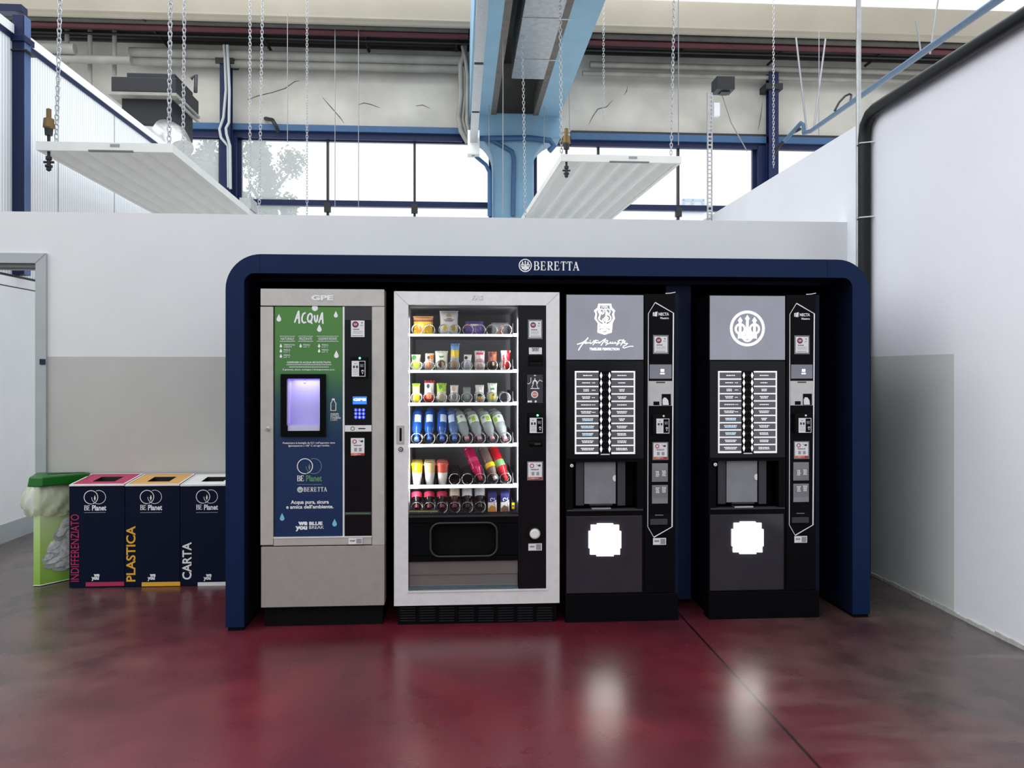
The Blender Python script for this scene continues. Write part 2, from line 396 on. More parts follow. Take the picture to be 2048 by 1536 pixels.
    mj = N('ShaderNodeMix'); mj.data_type = 'RGBA'; mj.blend_type = 'MULTIPLY'; mj.inputs['Factor'].default_value = 1; K(mu.outputs['Result'], mj.inputs['A']); K(jw.outputs[0], mj.inputs['B'])
    K(mj.outputs['Result'], p.inputs['Base Color'])
    rr = N('ShaderNodeMapRange'); rr.inputs[3].default_value = .22; rr.inputs[4].default_value = .34; K(n2.outputs['Fac'], rr.inputs[0]); K(rr.outputs[0], p.inputs['Roughness'])
    p.inputs['Specular IOR Level'].default_value = .6
    bp = N('ShaderNodeBump'); bp.inputs['Strength'].default_value = .03; bp.inputs['Distance'].default_value = .01; K(n2.outputs['Fac'], bp.inputs['Height']); K(bp.outputs[0], p.inputs['Normal'])
    MATS['floor_resin'] = m
floor_mat()
def rib_mat():
    m = bpy.data.materials.new('ribbed_white'); m.use_nodes = True; t = m.node_tree; p = t.nodes['Principled BSDF']; N = t.nodes.new; K = t.links.new
    g = N('ShaderNodeNewGeometry'); wv = N('ShaderNodeTexWave'); wv.bands_direction = 'Y'; wv.inputs['Scale'].default_value = 7.6
    K(g.outputs['Position'], wv.inputs['Vector']); r = N('ShaderNodeValToRGB'); r.color_ramp.elements[0].color = C(205, 212, 218); r.color_ramp.elements[1].color = C(246, 248, 250)
    r.color_ramp.elements[1].position = .5
    K(wv.outputs['Fac'], r.inputs[0]); K(r.outputs[0], p.inputs['Base Color'])
    bp = N('ShaderNodeBump'); bp.inputs['Strength'].default_value = .4; bp.inputs['Distance'].default_value = .004; K(wv.outputs['Fac'], bp.inputs['Height']); K(bp.outputs[0], p.inputs['Normal'])
    p.inputs['Roughness'].default_value = .45; MATS['ribbed_white'] = m
rib_mat()
# ================================================================ structure
YW, XR, XL, YH = 5.55, 2.774, -3.62, 13.0     # back wall, right wall, left partition, window wall
F1 = 1.466
def simple(name, mb): return struct(mb.build(name))
simple('floor', MB().box(-9.5, 9.5, -5.2, 7.4, -.1, 0, 'floor_resin').box(-9.5, 9.5, 7.4, 13.4, -.1, 0, 'bounce_floor'))
wb = MB()
XD = at(74, 700, YW).x; ZD = at(70, 527, YW).z; XDL = XD-1.25; TW = .12; ZT = 2.435
wb.box(XD, XR, YW, YW+TW, F1, ZT, 'wall_white').box(XD, XR, YW, YW+TW, 0, F1, 'wall_grey')
wb.box(-6.5, XD, YW, YW+TW, ZD, ZT, 'wall_white')
wb.box(-6.5, XDL, YW, YW+TW, F1, ZD, 'wall_white').box(-6.5, XDL, YW, YW+TW, 0, F1, 'wall_grey')
simple('wall_back', wb)
wr = MB(); YG = atX(1908, 900, XR).y; ZR = 3.085
wr.box(XR, XR+.14, YG, 13, F1, ZR, 'right_white').box(XR, XR+.14, YG, YW, 0, F1, 'right_grey').box(XR, XR+.14, YW, 13, 0, F1, 'right_white')
wr.box(XR, XR+.14, -5, YG, 0, ZR, 'right_white')
# rough skim of mortar along the foot of the wall
ys = [YW-.0]+[YW-.05-i*.11 for i in range(50)]
for i in range(0, 49):
    if ys[i+1] < 0.5: break
    h = .018+.014*random.random(); wr.prismx([(ys[i+1], 0), (ys[i], 0), (ys[i], h), (ys[i+1], h*.8)], XR-.006-.006*random.random(), XR, 'caulk')
simple('wall_right', wr)
wl = MB()
wl.box(-6.6, -6.5, -5, YW, 0, 3.1, 'wall_white'); simple('wall_left', wl)
simple('wall_rear', MB().box(-6.5, XR+.14, -5.14, -5, F1, 3.6, 'wall_white').box(-6.5, XR+.14, -5.14, -5, 0, F1, 'wall_grey'))
# partition seen through the doorway and above the back wall
wp = MB()
wp.box(XL-.1, XL, YW+TW+.01, YH, 0, 2.05, 'panel_white').box(XL-.1, XL-.004, YW+TW+.01, YH, 2.05, 2.06, 'seam').box(XL-.1, XL, YW+TW+.01, YH, 2.06, 2.135, 'panel_white')
wp.box(XL-.1, XL-.003, YW+TW+.01, YH, 2.135, 2.155, 'black_steel')
wp.box(XL-.12, XL-.02, YW+TW+.01, YH, 2.155, 4.08, 'ribbed_white')
for px in (120, 232): 
    y = atX(px, 400, XL).y; wp.box(XL-.02, XL-.018, y, y+.012, 2.16, 4.08, 'pipe_grey')
simple('wall_partition', wp)
simple('trim_1', MB().box(XL-.13, XL+.0, YW+TW+.01, YH, 4.125, 4.20, 'panel_white').box(XL-.11, XL-.008, YW+TW+.01, YH, 4.08, 4.125, 'steel_navy'))
simple('baseboard_partition', MB().box(XL, XL+.008, YW+TW+.01, YH, 0, .15, 'frame_grey'))
# door frame
df = MB(); XF = at(95, 700, YW).x; ZF = at(60, 507, YW).z; fy = YW-.02
df.prism([(XD, 0), (XF, 0), (XF, ZF), (XD, ZD)], fy, YW, 'frame_grey')
df.prism([(XDL, ZD), (XD, ZD), (XF, ZF), (XDL-(XF-XD), ZF)], fy, YW, 'frame_grey')
df.prism([(XDL-(XF-XD), 0), (XDL, 0), (XDL, ZD), (XDL-(XF-XD), ZF)], fy, YW, 'frame_grey')
df.stroke([(XD, ZD), (XF, ZF)], .002, fy-.001, 'seam')
df.box(XDL, XD, YW, YW+TW+.02, ZD-.028, ZD, 'frame_grey_dark').box(XDL+.0, XD, YW+.03, YW+.06, ZD-.04, ZD-.028, 'frame_grey')
df.box(XD-.012, XD, YW, YW+TW+.02, 0, ZD-.04, 'frame_grey').box(XDL, XDL+.012, YW, YW+TW+.02, 0, ZD-.04, 'frame_grey')
d1 = struct(df.build('door_1'))
MB().pbox(79, 718, 90, 729, fy-.006, .006, 'navy_dot').build('door_contact', d1)

# ---------------------------------------------------------------- window wall of the hall
def zc(py, px=1024, Y=YH): return at(px, py, Y).z
XWL, XWR = -9.5, 9.5
ww = MB(); ZS, ZW, ZB = zc(417), zc(285), zc(92)
def xw(px): return at(px, 400, YH).x
ww.box(XWL, XWR, YH, YH+.25, 0, ZS-.25, 'panel_white')
ww.box(XWL, XWR, YH, YH+.25, zc(262), ZB+.3, 'concrete_band')
for pts in ([(495,200),(515,192),(545,185),(570,177),(590,163),(600,162)], [(645,195),(660,212),(680,235),(688,246)], [(716,210),(728,206),(742,209),(760,216)], [(832,212),(845,210),(860,217)], [(1178,248),(1186,232),(1196,218),(1213,214),(1226,200)], [(1248,190),(1253,183),(1255,173)], [(1516,260),(1521,235),(1525,205)]):
    ww.stroke([(at(a, b, YH).x, at(a, b, YH).z) for a, b in pts], [.005]+[.011]*(len(pts)-2)+[.003], YH-.004, 'crack')
simple('wall_window', ww)
# windows: frame with its panes
def window(n, a, b, mull):
    m = MB(); x0, x1 = xw(a), xw(b); t = .05; f = 'steel_navy'
    m.box(x0, x1, YH+.02, YH+.1, ZS-.25, ZS-.16, 'panel_white').box(x0, x1, YH-.02, YH+.1, ZS, ZS+.09, f).box(x0, x1, YH+.02, YH+.1, ZW-.03, ZW+.12, f)
    m.box(x0, x0+t, YH+.02, YH+.1, ZS-.2, ZW, f).box(x1-t, x1, YH+.02, YH+.1, ZS-.2, ZW, f)
    for p in mull:
        x = xw(p); m.box(x-.017, x+.017, YH, YH+.08, ZS-.22, ZW, 'black_steel').box(x-.05, x+.05, YH-.03, YH+.04, ZS-.1, ZS+.05, 'black_steel')
    o = struct(m.build('window_%d' % n))
    MB().box(x0+t, x1-t, YH+.05, YH+.056, ZS-.2, ZW, 'window_glass').build('pane', o)
window(1, 120, 443, (300,)); window(2, 476, 984, (655, 829)); window(3, 1068, 1512, (1197, 1357)); window(4, 1547, 2090, (1720, 1900))
# light blue rail over the windows
simple('trim_2', MB().box(XWL, xw(925), YH-.12, YH, zc(274), zc(262), 'pipe_blue').box(XWL, xw(925), YH-.06, YH+.02, zc(287), zc(274), 'steel_navy')
       .box(xw(1140), XWR, YH-.1, YH, zc(268), zc(262)-.0, 'black_steel').box(xw(1140), XWR, YH-.14, YH, zc(281), zc(268), 'pipe_blue').box(xw(1140), XWR, YH-.08, YH, zc(292), zc(281), 'steel_navy'))
# ceiling: dark ribbed soffit, beige curved lip, skylight beyond
YC = 12.06; ZC = zc(48, 700, YC)
cs = MB(); cs.box(XWL, XWR, YC+.06, YH+.3, ZC+.05, ZC+.3, 'soffit')
for i in range(6): cs.box(XWL, XWR, YC+.12+i*.15, YC+.17+i*.15, ZC+.0, ZC+.05, 'soffit')
simple('ceiling', cs)
lip = MB(); pr = [(YC+.05, ZC), (YC-.02, ZC), (YC-.025, ZC+.055), (YC-.06, ZC+.06)]+[(YC-.06-.07*math.sin(PI*.62*i/14), ZC+.07+.37*i/14) for i in range(15)]+[(YC+.1, ZC+.45), (YC+.1, ZC+.1)]
lip.prismx(pr, XWL, XWR, 'beige'); struct(lip.build('trim_3', smooth_all=False))
for p_ in bpy.data.objects['trim_3'].data.polygons: p_.use_smooth = abs(p_.normal.x) < .5
simple('window_5', MB().add([(XWL, YC-.05, ZC+.46), (XWR, YC-.05, ZC+.46), (XWR, YC-3.2, ZC+1.9), (XWL, YC-3.2, ZC+1.9)], [(0, 1, 2, 3)], 'skylight_glass'))

# ---------------------------------------------------------------- concrete column and beam
cc = MB(); x0, x1 = at(985, 400, 12.7).x, at(1064, 400, 12.7).x; c0, c1 = at(942, 250, 12.7).x, at(1118, 250, 12.7).x
zt, zk = at(1030, 236, 12.7).z, at(1030, 283, 12.7).z; zl = at(1030, 338, 12.7).z
pts = [(x0, 0), (x1, 0), (x1, zl)]
for i in range(1, 8): a = PI/2*i/8; pts.append((x1+(c1-x1)*(1-math.cos(a)), zl+(zk-zl)*math.sin(a)))
pts += [(c1, zk), (c1, zt), (c0, zt), (c0, zk)]
for i in range(7, 0, -1): a = PI/2*i/8; pts.append((x0-(x0-c0)*(1-math.cos(a)), zl+(zk-zl)*math.sin(a)))
pts.append((x0, zl)); cc.prism(pts, 12.45, 12.97, 'column_blue')
o = cc.build('concrete_column', bevel=.02); tag(o, 'light blue concrete column with flared head between the high windows', 'column')
p = [at(a, b, 12.43) for a, b in ((947, 276), (983, 280), (1005, 292), (1024, 303), (1028, 318), (1026, 432))]
tag(MB().tube([(q.x, q.y, q.z) for q in p], .035, 'pipe_blue', 8).build('conduit'), 'blue painted conduit bending down the face of the light blue column', 'conduit')
p = [at(a, b, 12.4) for a, b in ((947, 302), (953, 314), (972, 330), (979, 345), (979, 432))]
tag(MB().tube([(q.x, q.y, q.z) for q in p], .03, 'edge_blue', 8).build('conduit'), 'thin conduit running down the left edge of the light blue column', 'conduit')
tag(MB().tube([tuple(at(a, b, 12.4)) for a, b in ((960, 277), (1060, 276), (1100, 281), (1108, 292), (1098, 302))], .045, 'pipe_blue', 8).build('pipe'), 'short blue pipe across the column head ending in an elbow at right', 'pipe')
bm = MB(); Ye = 12.5; Z0 = at(1000, 232, Ye).z
bx = [at(q, 232, Ye).x for q in (939, 981, 992, 1066, 1076, 1118)]
ZT2 = Z0+1.15
bm.box(bx[0], bx[1], 3, 12.95, Z0, ZT2, 'beam_blue').box(bx[4], bx[5], 3, 12.95, Z0, ZT2, 'beam_blue').box(bx[1], bx[4], 3, 12.95, ZT2-.15, ZT2, 'rail_brown')
bo = bm.build('roof_beam'); tag(bo, 'light blue channel beam running overhead towards the concrete column', 'beam')
for a, b in ((bx[1], bx[2]), (bx[3], bx[4])): MB().box(a, b, 3, 12.5, Z0-.0, Z0+.35, 'rail_brown').build('edge_rail', bo)
dz = at(1060, 158, 10.9).z; q0, q1 = at(1023, 158, 10.9).x, at(1105, 158, 10.9).x
dm = MB().box(q0, q1, 3, 10.9, dz, dz+.5, 'galv')
for y in (4.2, 5.4, 6.6, 7.8, 9.0, 10.2): dm.box(q0-.006, q1+.006, y, y+.03, dz-.006, dz+.5, 'galv')
tag(dm.build('air_duct'), 'galvanised sheet metal duct hung inside the light blue beam', 'duct')
# light trunking hung under the left of the beam
tx = at(947, 280, 12.3).x; tz = at(947, 285, 12.3).z
tr = MB(); 
for y in [4+i*1.7 for i in range(5)]: tr.box(tx-.055, tx+.055, y, y+1.62, tz-.03, tz+.06, 'galv_bright').box(tx-.05, tx+.05, y+1.62, y+1.7, tz-.02, tz+.05, 'black_steel')
o = tr.build('light_trunking'); tag(o, 'galvanised lighting trunking running along the left side of the blue beam', 'trunking')
MB().box(tx-.09, tx+.09, 12.2, 12.42, tz-.2, tz+.16, 'panel_white').build('junction_box', o)

# ---------------------------------------------------------------- navy steel posts on the window wall
def hpost(a, b, top, lab, cap):
    m = MB(); x0, x1 = xw(a), xw(b); z1 = zc(top)
    m.box(x0, x1, YH-.26, YH-.24, ZS-.4, z1, 'steel_navy').box(x0, x1, YH-.14, YH-.12, ZS-.4, z1, 'steel_navy').box((x0+x1)/2-.015, (x0+x1)/2+.015, YH-.24, YH-.14, ZS-.4, z1, 'steel_navy')
    m.box(x0-.06, x1+.06, YH-.29, YH-.0, zc(cap)-.05, zc(cap)+.05, 'black_steel')
    return tag(m.build('steel_post', bevel=.004), lab, 'steel post')
hpost(449, 470, 136, 'dark navy steel post on the window wall left of the concrete column', 148)
hpost(1526, 1545, 142, 'dark navy steel post on the window wall right of the concrete column', 172)
m = MB().box(xw(443), xw(476), YH-.1, YH+.05, ZS-.4, ZW, 'steel_navy'); tag(m.build('window_post'), 'wide navy post between the two left hall windows', 'post')
m = MB().box(xw(1512), xw(1547), YH-.1, YH+.05, ZS-.4, ZW, 'steel_navy'); tag(m.build('window_post'), 'wide navy post right of the hall windows behind the sloping wall top', 'post')
# conduits by the left post and by the beam
def conduit(pts, r, lab, y=YH-.33, mt='pipe_grey', seg=8, name='conduit', cat='conduit'):
    return tag(MB().tube([tuple(at(a, b, y)) for a, b in pts], r, mt, seg).build(name), lab, cat)
conduit(((448, 90), (450, 115), (452, 180), (447, 235), (439, 258), (442, 275), (456, 292), (457, 375)), .022, 'white conduit weaving down the left navy post, outer of the pair', mt='frame_grey')
conduit(((455, 90), (456, 118), (459, 180), (458, 245), (452, 256), (453, 268), (460, 292), (461, 378)), .022, 'white conduit weaving down the left navy post, inner of the pair', y=YH-.38, mt='frame_grey')
conduit(((930, 92), (928, 110), (921, 130), (922, 190), (917, 235), (922, 262), (935, 285)), .04, 'grey conduit dropping left of the blue beam, leftmost of three')
conduit(((922, 128), (929, 145), (929, 200), (925, 240), (934, 272), (945, 290)), .035, 'grey conduit dropping left of the blue beam, middle of three', y=YH-.3)
conduit(((925, 92), (931, 120), (935, 150), (934, 245), (942, 280)), .03, 'grey conduit dropping left of the blue beam, closest to it', y=YH-.36)
conduit(((945, 300), (947, 312)), .03, 'short cable tail below the white box at the trunking end', y=12.3, mt='pipe_grey')
# pipes under the soffit
def hpipe(px, py, Y, r, x0, x1, mt, lab, name='pipe', cat='pipe'):
    z = at(px, py, Y).z; return tag(MB().cyl((x0, Y, z), (x1, Y, z), r, mt, 14).build(name), lab, cat)
xb = bx[0]-.02
hpipe(600, 113, 12.75, .075, at(260, 110, 12.75).x, xb, 'pipe_grey', 'thick grey pipe along the hall wall left of the beam, upper of two')
hpipe(600, 131, 12.8, .065, at(262, 130, 12.8).x, xb, 'pipe_grey', 'thick grey pipe along the hall wall left of the beam, lower of two')
hpipe(600, 62, 12.3, .055, XWL, xb, 'maroon', 'maroon pipe under the dark soffit left of the beam')
hpipe(600, 50, 12.2, .05, XWL, xb, 'pipe_dark', 'dark grey pipe just behind the beige lip left of the beam')
hpipe(600, 78, 12.5, .02, XWL, xb, 'black_steel', 'thin black pipe under the soffit left of the beam')
xr0 = bx[5]+.02
hpipe(1400, 90, 12.3, .055, xr0, XWR, 'maroon', 'maroon pipe under the dark soffit right of the beam')
hpipe(1400, 77, 12.2, .05, xr0, XWR, 'pipe_dark', 'dark grey pipe just behind the beige lip right of the beam')
hpipe(1400, 106, 12.5, .02, xr0, XWR, 'black_steel', 'thin black pipe under the soffit right of the beam')
hpipe(1300, 132, 12.8, .05, at(1180, 132, 12.8).x, XWR, 'pipe_grey', 'grey pipe along the hall wall right of the beam, upper of two')
hpipe(1300, 150, 12.8, .04, at(1165, 150, 12.8).x, XWR, 'pipe_grey', 'grey pipe along the hall wall right of the beam, lower of two')
hpipe(220, 120, 12.4, .06, XWL, at(262, 110, 12.4).x, 'pipe_grey', 'short grey pipe end above the left partition')
hpipe(220, 100, 12.35, .08, XWL, at(150, 100, 12.35).x, 'pipe_grey', 'wide grey pipe stub in the upper left above the partition')
# steel brackets from the lip to the wall
for i, (a, b, c, d) in enumerate(((286, 36, 338, 95), (508, 40, 542, 102), (726, 47, 738, 103), (915, 52, 913, 100), (1390, 64, 1352, 120), (1595, 70, 1535, 130), (1800, 78, 1730, 132))):
    p = at(a, b, 12.1); q = at(c, d, 12.9); q.z = min(q.z, ZC-.02)
    side = 'left' if i < 4 else 'right'
    tag(MB().tube([p, q], .028, 'black_steel', 4).build('soffit_bracket'), 'dark bracket crossing the soffit pipes %s of the beam, %s' % (side, ('first from the left', 'second from the left', 'third from the left', 'nearest the beam', 'nearest the beam', 'above the thin V hanger', 'farthest right')[i]), 'bracket', 'soffit brackets')

# ---------------------------------------------------------------- left steel column, air handler, valves
m = MB(); cx0, cx1, cy0, cy1 = -3.638, -3.55, 6.79, 6.91; zt = at(45, 30, 6.8).z
m.box(cx0, cx1, cy0, cy1, 2.16, zt, 'steel_navy').box(cx1, cx1+.006, cy0+.01, cy1-.01, 2.16, zt, 'steel_navy_lit')  # paler sheet: light on the column's side put into its colour
m.box(cx0-.1, cx1+.02, cy0-.02, cy1+.02, zt-.22, zt-.17, 'steel_navy').box(cx0-.25, cx1-.02, cy0+.01, cy1-.01, zt+.03, zt+.09, 'steel_navy').box(cx0-.02, cx1+.04, cy0-.02, cy1+.02, zt-.3, zt-.29, 'black_steel')
tag(m.build('steel_column', bevel=.003), 'navy steel column standing against the white partition at the upper left', 'steel column')
Y = 10.5; root = thing('air_handler', 'dark navy air handling box with a wide hood above the left partition', 'air handler', at(290, 250, Y))
MB().pbox(222, 154, 352, 184, Y, .9, 'ac_navy').pbox(253, 146, 350, 156, Y+.05, .7, 'ac_navy').build('hood', root, .01)
MB().pbox(243, 190, 345, 250, Y+.12, .8, 'ac_navy').build('housing', root, .01)
MB().pbox(215, 184, 352, 190, Y-.03, .95, 'pipe_grey').build('support_rail', root)
for s in (200, 212):
    p = at(352, s-15, Y); MB().tube([(p.x+.02, Y+.1, p.z-.05), (p.x+.02, Y+.8, p.z-.05)], .02, 'pipe_grey', 6).build('side_rod', root)
p0 = at(285, 258, Y+.3); p1 = at(325, 258, Y+.3); p2 = at(350, 275, Y); p3 = at(362, 300, Y-.1)
tag(MB().tube([p0, p1, p2, p3], .16, 'galv_bright', 20).build('duct_elbow'), 'shiny silver duct elbow below the dark navy air handler', 'duct')
m = MB().tube([at(382, 158, 10.9), at(392, 150, 10.9), at(391, 185, 10.9)], .025, 'black_steel', 6); tag(m.build('wall_hook'), 'dark hook rod beside the navy air handler', 'hook')
for i, (px, t, b) in enumerate(((134, 70, 128), (229, 104, 150), (180, 128, 170))):
    tag(MB().cyl((at(px, t, 12.55).x, 12.55, ZC+.05), at(px, b, 12.55), .035, 'pipe_grey', 8).build('drop_pipe'), ('short grey drop pipe at the far upper left', 'grey drop pipe just above the navy air handler', 'grey drop pipe between the column and the air handler')[i], 'pipe')
m = MB().tube([at(531, 237, 13.0), at(545, 240, 12.75), at(552, 252, 12.7), at(556, 262, 12.8)], .03, 'black_steel', 8); tag(m.build('valve_tap'), 'small dark tap handle on the concrete band left of the beam', 'tap')

# ---------------------------------------------------------------- radiant heaters
def heater(name, nl, nr, fl, fr, yn, lab, Yn, L, lx, valve):
    a = at(nl, yn, Yn); b = at(nr, yn, Yn); wdt = b.x-a.x; z = a.z
    # direction of the run from the far pixel corners at the same height
    s = (HOR-yn)/(HOR-431); Yf = Yn*s
    fa = at(fl, 431, Yf); k = (fa.x-a.x)/(Yf-Yn)
    root = thing(name, lab, 'radiant heater', ((a.x+b.x)/2, Yn, z))
    def pt(u, y, zz): return (a.x+u*wdt+k*(y-Yn), y, zz)
    Y1 = Yn+L; m = MB(); n = 36
    prof = []
    for i in range(n+1):
        u = i/n; ph = (u*6) % 1.0; h = .062*max(0, 1-abs(ph-.5)*2.6); prof.append((.03+.94*u, z+.012+h))
    vs = [pt(u, Yn+.02, zz) for u, zz in prof]+[pt(u, Y1, zz) for u, zz in prof]
    m.add(vs, [(i, i+n+1, i+n+2, i+1) for i in range(n)], 'heater'); m.build('radiant_plate', root)
    c = MB()
    def slab(u0, u1, y0, y1, z0, z1, mt):
        v = [pt(u0, y0, z0), pt(u1, y0, z0), pt(u1, y1, z0), pt(u0, y1, z0), pt(u0, y0, z1), pt(u1, y0, z1), pt(u1, y1, z1), pt(u0, y1, z1)]
        c.add(v, [(0,3,2,1),(4,5,6,7),(0,1,5,4),(1,2,6,5),(2,3,7,6),(3,0,4,7)], mt)
    slab(0, 1, Yn, Yn+.03, z, z+.072, 'heater'); slab(0, .03, Yn+.03, Y1, z, z+.07, 'heater'); slab(.97, 1, Yn+.03, Y1, z, z+.07, 'heater'); slab(.03, .97, Yn+.03, Y1, z+.062, z+.07, 'heater')
    slab(lx, lx+.33, Yn-.002, Yn+.02, z-.003, z+.01, 'heater_mark'); slab(lx+.16, lx+.23, Yn-.003, Yn, z+.035, z+.06, 'grey_print')
    c.build('casing', root)
    v = MB(); vx = a.x+valve*wdt
    v.lathe((vx, Yn+.05, z-.16), (0, 0, 1), [(0, .006), (.01, .02), (.03, .02), (.035, .03), (.05, .03), (.055, .016), (.09, .016), (.095, .024), (.12, .024), (.125, .012), (.17, .012)], 'black_steel', 10)
    v.cyl((vx-.04, Yn+.05, z-.085), (vx+.04, Yn+.05, z-.085), .01, 'black_steel', 8)
    v.build('valve', root); v = MB()
    v.lathe((vx, Yn+.05, z+.07), (0, 0, 1), [(0, .012), (.06, .014), (.065, .03), (.12, .034), (.13, .045), (.2, .04), (.21, .02), (.28, .02), (.29, 0)], ['black_steel']*3+['brass']*5, 10)
    v.build('air_vent', root)
    return root, pt
hl, ptl = heater('radiant_heater', 72, 345, 318, 503, 300, 'white ribbed radiant heater panel hung on chains at the left', 6.75, 5.4, .38, .07)
hr, ptr = heater('radiant_heater', 1122, 1363, 1052, 1228, 322, 'white ribbed radiant heater panel hung on chains right of the beam', 8.2, 4.3, .40, .05)
mm = MB(); q = ptl(.97, 9.5, WORLD[hl.name].z+.07); mm.box(q[0]-.08, q[0]+.05, 9.4, 9.7, q[2]+.002, q[2]+.13, 'galv'); tag(mm.build('pipe_coupling'), 'small metal coupling box on the far edge of the left heater', 'coupling')
def chain(x, y, z0, z1, lab, r=.0038, L=.034, dx=0):
    m = MB(); n = int((z1-z0)/(L*.78)); pts0 = []
    for k in range(n):
        t = k/max(1, n-1); cx, cy, cz = x+dx*t, y, z0+L/2+(z1-z0-L)*t; hw = L*.28; hl2 = L/2-hw
        loop = []
        for j in range(8):
            a = 2*PI*j/8; loop.append((hw*math.cos(a), hw*math.sin(a)+(hl2 if math.sin(a) >= 0 else -hl2)))
        pts = [(cx+(u if k % 2 else u*.25), cy+(u*.25 if k % 2 else u), cz+v) for u, v in loop]
        m.tube(pts, r, 'chain', 4, closed=True)
    return tag(m.build('hanging_chain'), lab, 'chain', 'chains holding the radiant heaters')
zl_, zr_ = WORLD[hl.name].z+.07, WORLD[hr.name].z+.07
p = ptl(.14, 7.4, 0); chain(at(113, 290, 6.83).x, 6.83, zl_, 5.3, 'steel chain at the near left corner of the left heater', L=.05, r=.005, dx=.05)
chain(at(338, 290, 6.83).x, 6.83, zl_, 5.3, 'steel chain at the near right corner of the left heater', L=.05, r=.005, dx=.02)
chain(at(366, 280, 7.35).x, 7.35, zl_, 5.5, 'steel chain on the left heater just behind its near right corner', L=.045, dx=.02)
chain(at(500, 416, 9.9).x, 9.9, zl_, 6.3, 'steel chain at the far end of the left heater, left of a pair', L=.05, dx=.0)
chain(at(518, 424, 10.4).x, 10.4, 3.2, 6.5, 'steel chain reaching below the wall top beside the far end of the left heater', L=.055, dx=.05)
chain(at(614, 285, 11.8).x, 11.8, 3.3, 6.8, 'thin steel chain in front of the middle hall window, right of the left heater', L=.05)
chain(at(1123, 300, 8.3).x, 8.3, zr_, 5.7, 'steel chain at the near left corner of the right heater', L=.05, r=.005, dx=-.02)
chain(at(1342, 300, 8.3).x, 8.3, zr_, 5.7, 'steel chain at the near right corner of the right heater', L=.05, r=.005, dx=.04)
chain(at(1051, 430, 9.5).x, 9.5, 3.1, 6.3, 'long steel chain hanging in front of the blue column', L=.05, r=.004, dx=-.05)
chain(at(1207, 290, 11.6).x, 11.6, 5.0, 6.8, 'thin steel chain above the middle of the right heater', L=.05)
chain(at(1547, 330, 10.5).x, 10.5, 4.1, 6.6, 'thin steel chain in front of the right navy post', L=.05)
for i, (px, py0, Y, lab) in enumerate(((575, 285, 11.9, 'thin wire over the middle hall window, leftmost'), (670, 415, 12.2, 'thin wire over the middle hall window, just right of its first bar'), (717, 415, 12.2, 'thin wire over the middle hall window, centre of the second pane'), (978, 300, 12.0, 'thin wire beside the left edge of the column head'), (1088, 300, 12.0, 'thin wire beside the right edge of the column head'), (1006, 430, 9.6, 'thin twisted cable hanging over the left half of the blue column'), (1139, 260, 12.2, 'thin wire close to the near left end of the right heater'), (1357, 290, 9.0, 'thin wire beside the near right end of the right heater'), (1638, 270, 11.0, 'thin wire right of the V shaped hanger'))):
    a = at(px, py0, Y); top = 6.6 if Y > 11 else 6.2
    tag(MB().cyl(a, (a.x, Y, top), .006, 'wire', 5).build('hanging_wire'), lab, 'wire', 'thin wires over the windows')

# ---------------------------------------------------------------- pipes on the right wall
r_ = .04; yv = atX(1727, 500, XR-.05).y
pz = ZR+.005; tag(MB().tube([(XR-.045, yv, .0), (XR-.045, yv, pz-.16), (XR-.045, yv-.02, pz-.07), (XR-.045, yv-.08, pz-.015), (XR-.045, yv-.16, pz), (XR-.045, -3, pz)], r_, 'black_pipe', 16).build('drain_pipe'), 'black pipe running along the top of the right wall and down the corner', 'pipe')
for i, (py) in enumerate((289, 437)):
    z = atX(1727, py, XR-.05).z; tag(MB().tube([(XR-.0, yv+.05, z), (XR-.09, yv+.02, z-.004), (XR-.095, yv-.03, z), (XR-.0, yv-.055, z+.006)], .0045, 'panel_white', 6).build('pipe_strap'), 'white strap round the vertical black pipe, %s of two' % ('upper', 'lower')[i], 'strap')
gx = at(1717, 400, yv+.14); tag(MB().cyl((gx.x, yv+.14, 0), (gx.x, yv+.14, 5.6), .017, 'galv', 10).build('metal_conduit'), 'thin galvanised conduit rising beside the vertical black pipe', 'conduit')
# light blue diagonal pipe beyond the right wall
A = at(1608, 264, 11.6); B = at(1718, 200, 8.4); 
Xp = A.x; Zp = A.z
pb = MB(); d0 = Vector((Xp, 11.6, Zp)); 
Bn = at(2010, -10, 5.4); pb.tube([at(1568, 283, 12.3), at(1582, 268, 12.2), at(1602, 246, 11.9), at(1607, 250, 11.8), at(1608, 266, 11.6), at(1622, 262, 11.3), Bn, Bn+(Bn-at(1622, 262, 11.3))*.25], .032, 'pipe_soft', 10)
tag(pb.build('blue_pipe'), 'light blue pipe rising diagonally above the right wall', 'pipe')
tag(MB().tube([at(1545, 312, 12.5), at(1560, 290, 12.4), at(1585, 266, 12.2), at(1600, 258, 12.0)], .025, 'black_steel', 8).build('hose'), 'dark hose looping from the blue pipe down to the window post', 'hose')
tag(MB().tube([at(1669, 222, 9.8), at(1678, 205, 9.8), at(1690, 192, 9.8), at(1699, 188, 9.8), at(1703, 190, 9.8), at(1700, 205, 9.7)], .014, 'black_steel', 8).build('hose'), 'small dark hose arching over the blue pipe near the wall corner', 'hose')
for i, (a, b, c, d, Y, lab) in enumerate(((1592, 75, 1613, 258, 11.6, 'left rod of the V shaped hanger above the blue pipe end'), (1651, 78, 1628, 255, 11.5, 'right rod of the V shaped hanger above the blue pipe end'), (1832, 40, 1843, 113, 8.2, 'thin rod hanging from the roof to the blue pipe, left of two'), (1876, 0, 1860, 108, 8.0, 'pale rod hanging from the roof to the blue pipe, right of two'))):
    tag(MB().cyl(at(a, b, Y), at(c, d, Y), .014 if Y > 9 else .009, 'wire', 6).build('hanger_rod'), lab, 'rod', 'rods holding the blue pipe')
